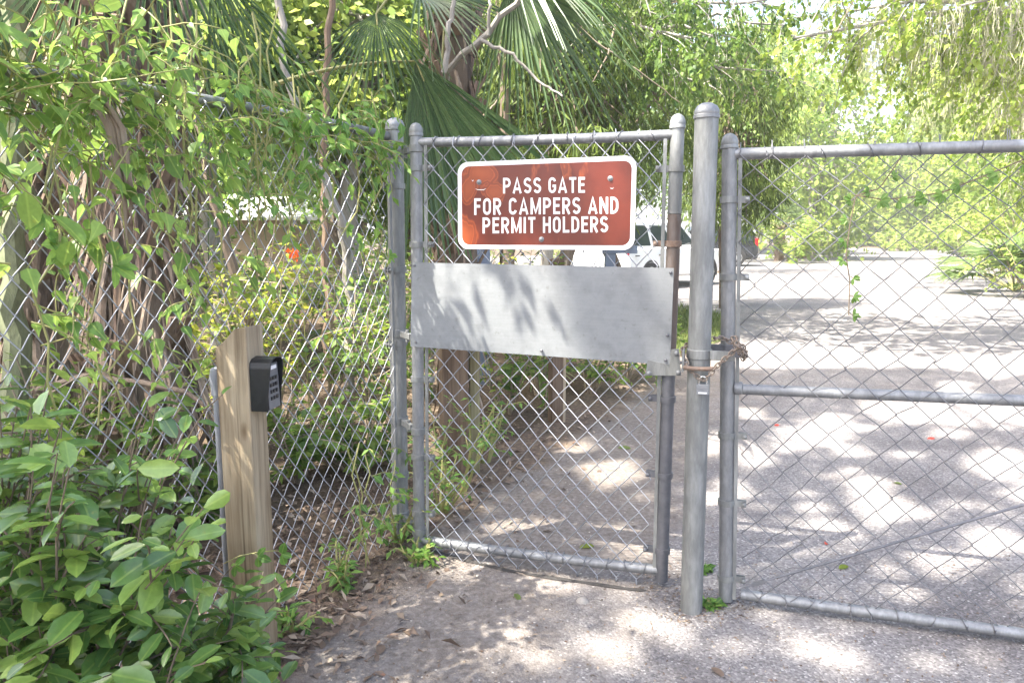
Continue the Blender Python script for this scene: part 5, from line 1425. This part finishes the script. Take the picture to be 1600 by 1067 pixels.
# ------------------------------------------------------------ laurel shrubs in front of the fence
def laurel(name, label, base, tips, leaf, per, group, sub=2):
    b = np.asarray(base, float); r = thing(name, b, label, 'shrub', group); st = MB(); lf = Leafy()
    for (u, v, y) in tips:
        e = at(u, v, y); d = e - b
        mid = b + d * .5 + Z3 * .12 * np.linalg.norm(d) + rng.normal(0, .03, 3)
        P = np.array([lerp(lerp(b, mid, t), lerp(mid, e, t), t) for t in np.linspace(0, 1, 9)]) + rng.normal(0, .008, (9, 3)) * np.linspace(0, 1, 9)[:, None]
        st.tube(P, np.linspace(.0045, .0016, 9), 6, False); lf.sprig(P, per, leaf[0], leaf[1], .38, 1, .3, 1.0)
        for k in range(sub):
            s0 = rng.uniform(.4, .92); o_, T = along(P, np.array([s0]))
            B = curve_pts(o_[0], unit(T[0] + rand_dir(1, .15)[0] * 1.1), rng.uniform(.14, .30), 5, .15, .15)
            st.tube(B, np.linspace(.003, .0015, len(B)), 5, False); lf.sprig(B, max(5, per // 2), leaf[0], leaf[1], .15, 1, .3, 1.0)
    st.build('stems', M['twig_dark'], r); lf.build('leaves', 'big', LM['laurel'], r, .12)
    return r
LG = 'glossy shrubs in front of the fence'
def tipset(k, box, ys, cond=None):
    out = []
    while len(out) < k:
        u, v = rng.uniform(box[0], box[2]), rng.uniform(box[1], box[3])
        if cond and not cond(u, v): continue
        out.append((u, v, rng.uniform(*ys)))
    return out
laurel('laurel_shrub', 'large glossy green shrub filling the bottom left corner in front of the fence', (-1.22, 1.72, 0), tipset(46, (-60, 610, 345, 1060), (1.55, 1.95), lambda u, v: v > 640 + max(0, u - 40) * .35 + (60 if u > 250 else 0)), (.086, .043), 14, LG)
laurel('laurel_shrub', 'shrub branch reaching up the mesh left of the conduit pipe', (-1.25, 1.95, 0), tipset(13, (60, 590, 310, 760), (1.9, 2.15), lambda u, v: v > 600 + abs(u - 170) * .25), (.084, .041), 12, LG)
laurel('laurel_shrub', 'low sprawling shrub hiding the foot of the wooden post', (-.92, 1.95, 0), tipset(28, (230, 870, 430, 1080), (1.85, 2.15), lambda u, v: v > 1110 - u * .52), (.080, .039), 12, LG)
laurel('laurel_shrub', 'dark leaning shrub at the very edge of the frame in front of the fence', (-1.5, 1.9, 0), tipset(24, (-120, 540, 120, 800), (1.75, 2.05)), (.09, .04), 11, LG)
# sprig in front of the post
spray('leafy_sprig', 'small sprig of rounded leaves crossing the wooden post low down', [(350, 880), (375, 868), (405, 862), (430, 860)], (.045, .026), 'creeper', 3, Wall((-.9, 2.30, 0), (-.6, 2.30, 0)), .02, cat='plant', clusters=3, tone=.4)

# weeds along the fence foot and by the gate
WD = 'weeds along the fence foot and gate'
for u, v, h, rd, cnt, lab in ((535, 912, .16, .12, 90, 'bright weed growing at the fence foot left of the gate'), (715, 770, .55, .28, 330, 'bright green weed bush just inside the narrow gate'), (690, 800, .3, .2, 160, 'weed tuft beside the hinge end of the gate'), (650, 880, .10, .10, 50, 'tiny weed under the gate hinge'), (450, 990, .08, .10, 40, 'tiny weed in the leaf litter by the wooden post'), (620, 850, .3, .14, 90, 'weed at the base of the terminal post'), (760, 725, .4, .25, 180, 'weed beside the thick timber post'), (1114, 948, .025, .04, 20, 'tiny weed between the steel post and the drive gate stile'), (1094, 893, .03, .03, 16, 'tiny weed behind the foot of the steel post')):
    bush('weed', lab, gnd(u, v), h, rd, cnt, (.045, .022), 'creeper', 'mid', 7, group=WD, stem_mat='stem_green', cat='weed')

# grass verge
P = []; 
def grass_patch(k, boxes, hmin, hmax, name='grass'):
    lf = Leafy()
    for (u0, v0, u1, v1), cnt in boxes:
        U = rng.uniform(u0, u1, cnt); V = rng.uniform(v0, v1, cnt)
        Q = np.array([gnd(a, c) for a, c in zip(U, V)])
        q = Q[:, :2]; Q = Q[signed_dist(q, PAVE) < -.02]; c_ = len(Q)
        if not c_: continue
        sc = np.clip(Q[:, 1] / 8, .6, 3)
        lf.add(Q, unit(rng.normal(0, .35, (c_, 3)) + Z3), rand_dir(c_), rng.uniform(hmin, hmax, c_) * sc, .008 * sc + .004)
    tag(lf.build(name, 'quad', LM['grass'], None, .5), None, None, kind='stuff')
grass_patch(0, [((1000, 486, 1142, 560), 5200), ((820, 472, 1060, 560), 2500), ((1180, 386, 1340, 398), 1800), ((1500, 396, 1640, 450), 3500), ((640, 470, 860, 560), 1500)], .06, .16)

# ------------------------------------------------------------ leaf litter
def litter():
    k = 12500
    U = rng.uniform(-200, 1150, k); V = 380 + 700 * rng.beta(2.2, 1.4, k)
    Q = np.array([gnd(a, max(c, 440)) for a, c in zip(U, V)]); sd = signed_dist(Q[:, :2], PAVE)
    keep = (sd < .0) | (rng.random(k) < .55 * np.exp(-np.clip(sd, 0, 9) / .13))
    Q = Q[keep]; c = len(Q); Q[:, 2] = .010 + rng.uniform(0, .02, c)
    T = rng.normal(size=(c, 3)); T[:, 2] *= .25
    leaves('leaf_litter', Q, T, unit(rng.normal(0, .35, (c, 3)) + Z3), rng.uniform(.012, .075, c) , rng.uniform(.006, .034, c), 'mid', LM['litter'], None, rng.beta(1.3, 1.8, c), .3)['kind'] = 'stuff'
litter()
def debris():
    k = 2600
    U = rng.uniform(420, 1750, k); V = rng.uniform(560, 1090, k)
    Q = np.array([gnd(a, c) for a, c in zip(U, V)]); Q = Q[signed_dist(Q[:, :2], PAVE) > .1]; c = len(Q); Q[:, 2] = .009
    for pu, pv in ((1080, 957), (1034, 915), (1136, 945), (655, 868), (400, 1010)):     # grit and bits gathered round the post feet
        q_ = gnd(pu, pv); a_ = rng.uniform(0, 2 * PI, 130); rr_ = rng.uniform(.035, .13, 130) ** 1.0
        Q = np.concatenate([Q, np.stack([q_[0] + np.cos(a_) * rr_, q_[1] + np.sin(a_) * rr_, np.full(130, .010)], 1)])
    c = len(Q)
    T = rng.normal(size=(c, 3)); T[:, 2] *= .15
    leaves('leaf_debris', Q, T, unit(rng.normal(0, .2, (c, 3)) + Z3), rng.uniform(.006, .022, c), rng.uniform(.004, .010, c), 'quad', LM['litter'], None, rng.beta(1.2, 1.2, c), .2)['kind'] = 'stuff'
debris()
LV = [(1455, 687, 'red', .07, 'red fallen leaf beyond the drive gate rail at the right'), (1214, 666, 'red', .06, 'red fallen leaf near the drive gate stile'), (1310, 653, 'red', .035, 'small red leaf under the middle rail'), (1292, 851, 'red', .05, 'red leaf in the sun patch inside the drive gate'), (1402, 757, 'grass', .06, 'green fallen leaf on the asphalt inside the drive gate'),
      (917, 857, 'yellow', .075, 'yellowish leaf just behind the narrow gate bottom rail'), (976, 702, 'grass', .10, 'dark green leaf lying on the dirt path'), (913, 735, 'litter', .06, 'dark brown leaf on the dirt path'), (808, 935, 'grass', .055, 'green leaf in front of the narrow gate'), (1121, 1053, 'litter', .06, 'brown leaf on the asphalt below the steel post'), (1318, 889, 'yellow', .06, 'yellow leaf inside the drive gate near the brace rod'), (595, 1018, 'litter', .07, 'tan leaf on the asphalt near the leaf litter'), (430, 1002, 'grass', .06, 'pale green heart-shaped leaf beside the wooden post')]
for u, v, mt, L, lab in LV:
    q = gnd(u, v); q[2] = .012; a = rng.uniform(0, 2 * PI); T = np.array([[math.cos(a), math.sin(a), .08]])
    o = leaves('fallen_leaf', (q - T[0] * L / 2)[None], T, np.array([[.1, -.2, 1.0]]), L, L * .5, 'big', LM[mt], None, np.array([.4]), .2)
    tag(o, lab, 'leaf', 'single leaves on the pavement')
q = gnd(910, 941)
mb = MB(); mb.lathe(q - Z3 * .004, Z3, [(0, .022), (.008, .028), (.018, .022), (.024, .010), (.025, .002)], 9); M['stone'] = solid('pale_stone', (.30,.28,.255), (.22,.205,.19), 40, .9, 0, .4)
tag(mb.build('stone', M['stone']), 'small pale stone in front of the narrow gate', 'stone')
# ------------------------------------------------------------ unseen overhead canopy shaped to dapple the light
# gaps cut in unseen crowns to shape sun patches on pavement and panel (survey ellipses)
OPEN = [(770, 985, 62, 30), (845, 1030, 45, 16), (950, 1014, 70, 23), (925, 985, 22, 10), (880, 972, 24, 16), (1000, 972, 48, 20), (1087, 998, 46, 15), (1275, 1020, 54, 15), (1455, 1036, 38, 15), (1570, 1032, 44, 13),
        (760, 888, 90, 16), (860, 915, 60, 14), (945, 930, 60, 12), (1240, 850, 55, 20), (1380, 795, 46, 24), (1465, 880, 80, 24), (1430, 928, 48, 15), (1545, 845, 50, 22), (1565, 720, 60, 30),
        (1180, 690, 85, 42), (1275, 680, 60, 22), (1120, 780, 28, 30), (955, 738, 60, 24), (900, 700, 30, 12), (830, 822, 95, 13), (1020, 862, 48, 8), (1110, 690, 20, 40), (700, 1010, 30, 14),
        (1480, 640, 170, 34), (1290, 505, 330, 44), (1560, 560, 90, 40), (990, 600, 30, 18), (690, 720, 22, 16), (520, 770, 50, 26), (470, 800, 30, 18), (620, 940, 26, 14), (1330, 745, 34, 14), (1590, 930, 40, 14)]
PLATE = [(682, 440, 26, 40), (728, 470, 44, 46), (765, 505, 46, 40), (790, 545, 40, 18), (700, 520, 55, 32), (800, 530, 70, 26), (862, 470, 20, 44), (870, 520, 24, 30), (760, 425, 60, 12), (1020, 420, 18, 16), (950, 556, 22, 10), (905, 280, 14, 20), (840, 270, 16, 14), (665, 470, 12, 60)]
_r = np.random.default_rng(3)
OPEN += [(_r.uniform(1130, 1640), _r.uniform(585, 905), _r.uniform(14, 34), _r.uniform(6, 13)) for _ in range(46)]
OPEN += [(_r.uniform(620, 1600), _r.uniform(960, 1060), _r.uniform(8, 20), _r.uniform(4, 8)) for _ in range(10)]
def openness(P):
    """True where a leaf would stand in one of the gaps cut for the sun patches"""
    S = np.array(SUN); P = np.asarray(P)
    G = P - S * (P[:, 2:3] / S[2]); u, v = project(G)
    hit = np.zeros(len(P), bool)
    rag = 1.3 + .45 * np.sin(u * .11 + v * .07) * np.sin(v * .23 - u * .05) + .25 * np.sin(u * .21 + 1) * np.sin(v * .41)
    for cx, cy_, rx, ry in OPEN: hit |= rag * ((u - cx) / (rx * .80)) ** 2 + rag * ((v - cy_) / (ry * .78)) ** 2 < 1
    den = S @ PG.n; k = ((P - PG.a) @ PG.n) / den; Q = P - S * k[:, None]; u, v = project(Q)
    hit &= ~((u > 640) & (u < 1056) & (v > 235) & (v < 575))       # the metal panel and the sign stay in their own shade
    for cx, cy_, rx, ry in PLATE: hit |= ((u - cx) / (rx * 1.0)) ** 2 + ((v - cy_) / (ry * 1.0)) ** 2 < 1
    den = S @ FW.n; k = ((P - FW.a) @ FW.n) / den; Q = P - S * k[:, None]; u, v = project(Q)
    hit |= (Q[:, 1] > 1.5) & (Q[:, 2] > 1.35) & (Q[:, 2] < 2.4) & (u < 330) & (np.sin(u * .04) + np.sin(v * .06 + u * .02) > .35)
    # the woods left of the path are lit in broad flecks
    X, Y = G[:, 0], G[:, 1]
    hit |= (Y > 4.1) & (X < -.25 - .08 * (Y - 4)) & (np.sin(X * 5.3 + Y) + np.sin(Y * 4.1 - X * 2.2) > -.55)
    return hit, G

def canopy_tree(label, base, limbs, box, count, hfun, leaf, hole=True, name='oak_tree', fill=1.0):
    b = np.asarray(base, float); r = thing(name, b, label, 'tree', 'oaks arching over the gates')
    x0, y0, x1, y1 = box
    S = np.array(SUN)
    gx = rng.uniform(x0, x1, count); gy = rng.uniform(y0, y1, count)
    h = hfun(gy) + rng.uniform(-.5, .5, count)
    P = np.stack([gx, gy, np.zeros(count)], 1) + S * (h / S[2])[:, None]
    T = rand_dir(count, -.4); N = rand_dir(count, 1.2); L = leaf[0] * rng.uniform(.6, 1.3, count); W = leaf[1] * rng.uniform(.7, 1.2, count)
    if hole:
        sd = unit(np.cross(T, N)); hit = np.zeros(count, bool)
        for Q in (P, P + T * L[:, None], P + T * L[:, None] * .45 + sd * W[:, None] * .5, P + T * L[:, None] * .45 - sd * W[:, None] * .5): hit |= openness(Q)[0]
        P, T, N, L, W = P[~hit], T[~hit], N[~hit], L[~hit], W[~hit]
    leaves('crown', P, T, N, L, W, 'quad', LM['canopy'], r)
    tm = MB(); top = b + np.array([0, 0, limbs[0][2] * .75])
    tm.tube([b - Z3 * .1, b + Z3 * 1.2 + np.array([.05, .02, 0]), top], [.30, .22, .18], 12)
    for e in limbs:
        e = np.array(e); tm.tube([top, lerp(top, e, .4) + Z3 * .25, lerp(top, e, .75) + Z3 * .15, e], [.12, .07, .045, .015], 8, False)
    tm.build('trunk', M['bark_grey'], r)
    return r
HF = lambda y: 11.5 + .12 * np.clip(y, 0, 40)
canopy_tree('large unseen oak beside the camera, crown shaped to shade the gates from the left', (-9.5, -3.2, 0), [(-9, 1.5, 12), (-7, .5, 12), (-7.5, 4, 12.3), (-6, 2.5, 12)], (-4.2, -1, .8, 9), 24000, HF, (.21, .12))
canopy_tree('large unseen oak behind the camera, crown shaped to shade the driveway', (-3.4, -6.0, 0), [(-4, .5, 12), (-2, 1.5, 12), (-5, 3.5, 12.3), (-2.5, 4.5, 12.2)], (.8, -1, 6, 8), 22500, HF, (.21, .12))

# leafy twigs added out of view, placed to throw leaf-shaped shadows on the metal panel
S3 = np.array(SUN); hc = PG.on(750, 470) + S3 * 3.0
hb3 = thing('added_shade_twigs', np.array([hc[0], hc[1], 0]), 'unseen leafy twigs added above the left fence to shade the metal panel', 'branch')
st = MB(); lf = Leafy(); tip0 = hc + np.array([-.7, -.3, 5.2])
for cu, cv, sp, cnt in ((668, 450, 14, 9), (678, 510, 16, 9), (700, 430, 14, 6), (722, 512, 9, 4), (757, 476, 6, 2), (790, 432, 16, 9), (806, 462, 12, 7), (770, 525, 10, 4), (836, 505, 12, 5), (868, 480, 9, 3), (900, 300, 12, 4), (800, 270, 14, 5)):
    for q in range(cnt):
        p = PG.on(cu + rng.normal(0, sp), cv + rng.normal(0, sp)) + S3 * rng.uniform(2.3, 3.3)
        lf.add(p[None], unit(np.array([[rng.normal(0, .5), rng.normal(0, .5), -.8]])), rand_dir(1, .3), .09 * rng.uniform(.7, 1.2), .045 * rng.uniform(.8, 1.2))
    c_ = PG.on(cu, cv) + S3 * 2.9
    st.tube([lerp(tip0, hc, .8) + Z3 * .6, lerp(hc + Z3 * 1.2, c_, .6), c_], [.006, .004, .002], 5, False)
st.tube([tip0, lerp(tip0, hc, .5) + np.array([.1, 0, .2]), lerp(tip0, hc, .8) + Z3 * .6], [.03, .018, .006], 7, False)
st.build('shade_twigs', M['twig_dark'], hb3); lf.build('leaves', 'mid', LM['tree'], hb3)

# ------------------------------------------------------------ oak by the road whose hanging branches fill the upper right
def hanging_branches(label, base, limb_tips, sprays, mat, leaf, group='oaks arching over the gates', moss=None, trunk_r=.3, bark='bark_grey', shape='mid'):
    b = np.asarray(base, float); r = thing('oak_tree', b, label, 'tree', group); tm = MB(); lf = Leafy(); ms = Leafy()
    top = b + np.array([0, 0, 4.2]); tm.tube([b - Z3 * .1, b + Z3 * 2, top], [trunk_r * 1.2, trunk_r, trunk_r * .85], 12)
    for tip in limb_tips:
        e = np.asarray(tip, float); m_ = lerp(top, e, .5) + Z3 * .9
        P = np.array([lerp(lerp(top, m_, t), lerp(m_, e, t), t) for t in np.linspace(0, 1, 12)]); P[1:-1] += rng.normal(0, .06, (10, 3))
        tm.tube(P, np.linspace(trunk_r * .4, .012, 12), 7, False)
        for k in range(sprays):
            s0 = rng.uniform(.45, 1); o_, T = along(P, np.array([s0]))
            L = rng.uniform(.5, 1.5)
            B = curve_pts(o_[0], unit(T[0] * .8 + rand_dir(1, -.3)[0]), L, 7, .35, .25)
            tm.tube(B, np.linspace(.010, .003, len(B)), 4, False)
            for q_ in range(4):
                oo, TT = along(B, np.array([rng.uniform(.2, 1)])); C = curve_pts(oo[0], unit(TT[0] + rand_dir(1, -.2)[0]), L * .4, 5, .35, .25)
                lf.sprig(C, 12, leaf[0], leaf[1], .05, 1, .6, tone=rng.uniform(.2, .9), alt=False)
            lf.sprig(B, 16, leaf[0], leaf[1], .1, 1, .6, alt=False)
            if moss and rng.random() < moss:
                k_ = 110; Q = o_[0] + rng.normal(0, .10, (k_, 3)) * np.array([1.4, 1.4, .3]); Q[:, 2] -= rng.uniform(0, .75, k_)
                ms.add(Q, unit(rng.normal(0, .25, (k_, 3)) - Z3), rand_dir(k_), rng.uniform(.12, .3, k_), .007)
    tm.build('trunk', M[bark], r); lf.build('crown', shape, LM[mat], r)
    if ms.P: ms.build('moss', 'quad', M['moss'], r)
    return r
A = lambda u, v, y: at(u, v, y)
hanging_branches('oak right of the road with sunny grape-like leaves and hanging moss over the drive gate', (12.8, 11.0, 0), [A(1240, 60, 9), A(1320, 20, 9.5), A(1420, 60, 10), A(1500, 120, 11), A(1570, 60, 9), A(1450, -40, 9), A(1560, 150, 12), A(1600, 30, 10), A(1290, -60, 10), A(1220, 0, 9), A(1380, -20, 8), A(1500, 10, 8.5), A(1440, 110, 13), A(1570, 245, 13), A(1610, 285, 12), A(1640, 230, 11)], 22, 'grape', (.08, .062), moss=.5)
hanging_branches('farther mossy oak right of the road above the palmetto', (17, 21, 0), [A(1480, 110, 19), A(1540, 180, 20), A(1590, 100, 20), A(1450, 30, 19), A(1420, 160, 22), A(1560, 30, 18), A(1500, 60, 16), A(1440, 90, 20), A(1600, 180, 17), A(1350, 60, 20), A(1300, 20, 18)], 20, 'bright', (.17, .09), moss=.8)
hanging_branches('oak left of the road reaching bright leaves over the steel post', (-1.5, 13.5, 0), [A(1120, 60, 10), A(1180, 110, 11), A(1230, 40, 12), A(1150, -20, 10), A(1050, -10, 9), A(1260, 130, 15), A(1080, 60, 9), A(960, -20, 9), A(1200, 0, 11), A(1180, 160, 14), A(1290, 60, 16), A(1020, 60, 10), A(880, 40, 11), A(1240, 150, 18)], 16, 'tree', (.085, .055), trunk_r=.22)
# shade trees for the far road
for (gx0, gy0, gx1, gy1, cnt, lab, bs) in ((4.5, 9, 16, 13, 1700, 'oak that throws the near stripe of shade on the road', (15, 12.5, 0)), (6, 23, 19, 27, 1100, 'oak that throws the far stripe of shade on the road', (20, 26, 0))):
    canopy_tree(lab, bs, [(bs[0] - 3, bs[1] - 1, 8.5), (bs[0] - 6, bs[1] - 2, 9), (bs[0] - 5, bs[1] + 1, 9)], (gx0, gy0, gx1, gy1), cnt, lambda y: 3.2 + .42 * y, (.34, .2), hole=False)

# twigs and dead hanging bits in the cedars
for pts, lab in (([(846, -20, 7.5), (845, 60, 7.5), (844, 143, 7.5)], 'orange-brown dead strand hanging straight down above the sign'), ([(962, 40, 7.2), (948, 90, 7.2), (924, 132, 7.2)], 'short pale dead twig hanging above the sign'), ([(866, 10, 7.8), (930, 65, 7.8), (1000, 112, 7.8), (1062, 160, 7.9)], 'long thin branch slanting down over the sign to the steel post'), ([(1340, -10, 9), (1318, 30, 9), (1290, 75, 9), (1270, 105, 9.2)], 'dark bare branch in the bright leaves above the drive gate'), ([(750, 186, 6.6), (772, 165, 6.6), (786, 140, 6.6)], 'thin dark twig beside the folded palm fan')):
    mb = stick('', '', [at(*p) for p in pts], .010, .004, 'twig'); tag(mb.build('hanging_twig', M['twig']), lab, 'twig')
# orange blossom behind the fence
oc = at(460, 396, 5.2); lf = Leafy(); k = 16
lf.add(oc + rng.normal(0, .02, (k, 3)), rand_dir(k, .2), rand_dir(k), .05, .03, .6)
M['orange'] = leaf_mat('orange_petal', (.55, .08, .01), (.7, .14, .02), (.8, .2, .03), .3, .5)
fl = thing('flower', np.array([oc[0], oc[1], 0]), 'orange blossom in the shrubs behind the fence', 'flower')
lf.build('petals', 'mid', M['orange'], fl)
mb = MB(); mb.tube([np.array([oc[0] + .05, oc[1] + .05, 0]), oc + np.array([.04, .02, -.4]), oc], .004, 5); mb.build('stem', M['stem_green'], fl)

# ------------------------------------------------------------ scattering volume added to imitate the milky lens flare
def flare_haze(density):
    m = bpy.data.materials.new('flare_haze'); m.use_nodes = True; nt = m.node_tree
    for q in list(nt.nodes): nt.nodes.remove(q)
    o = nt.nodes.new('ShaderNodeOutputMaterial'); v = nt.nodes.new('ShaderNodeVolumePrincipled')
    v.inputs['Color'].default_value = (.95, .96, .93, 1); v.inputs['Density'].default_value = density; v.inputs['Anisotropy'].default_value = .2
    nt.links.new(v.outputs[0], o.inputs['Volume'])
    mb = MB(); mb.box((0, 0, 13), (700, 700, 28))
    tag(mb.build('flare_haze', m, sharp=False), None, None, kind='stuff')
flare_haze(.0022)
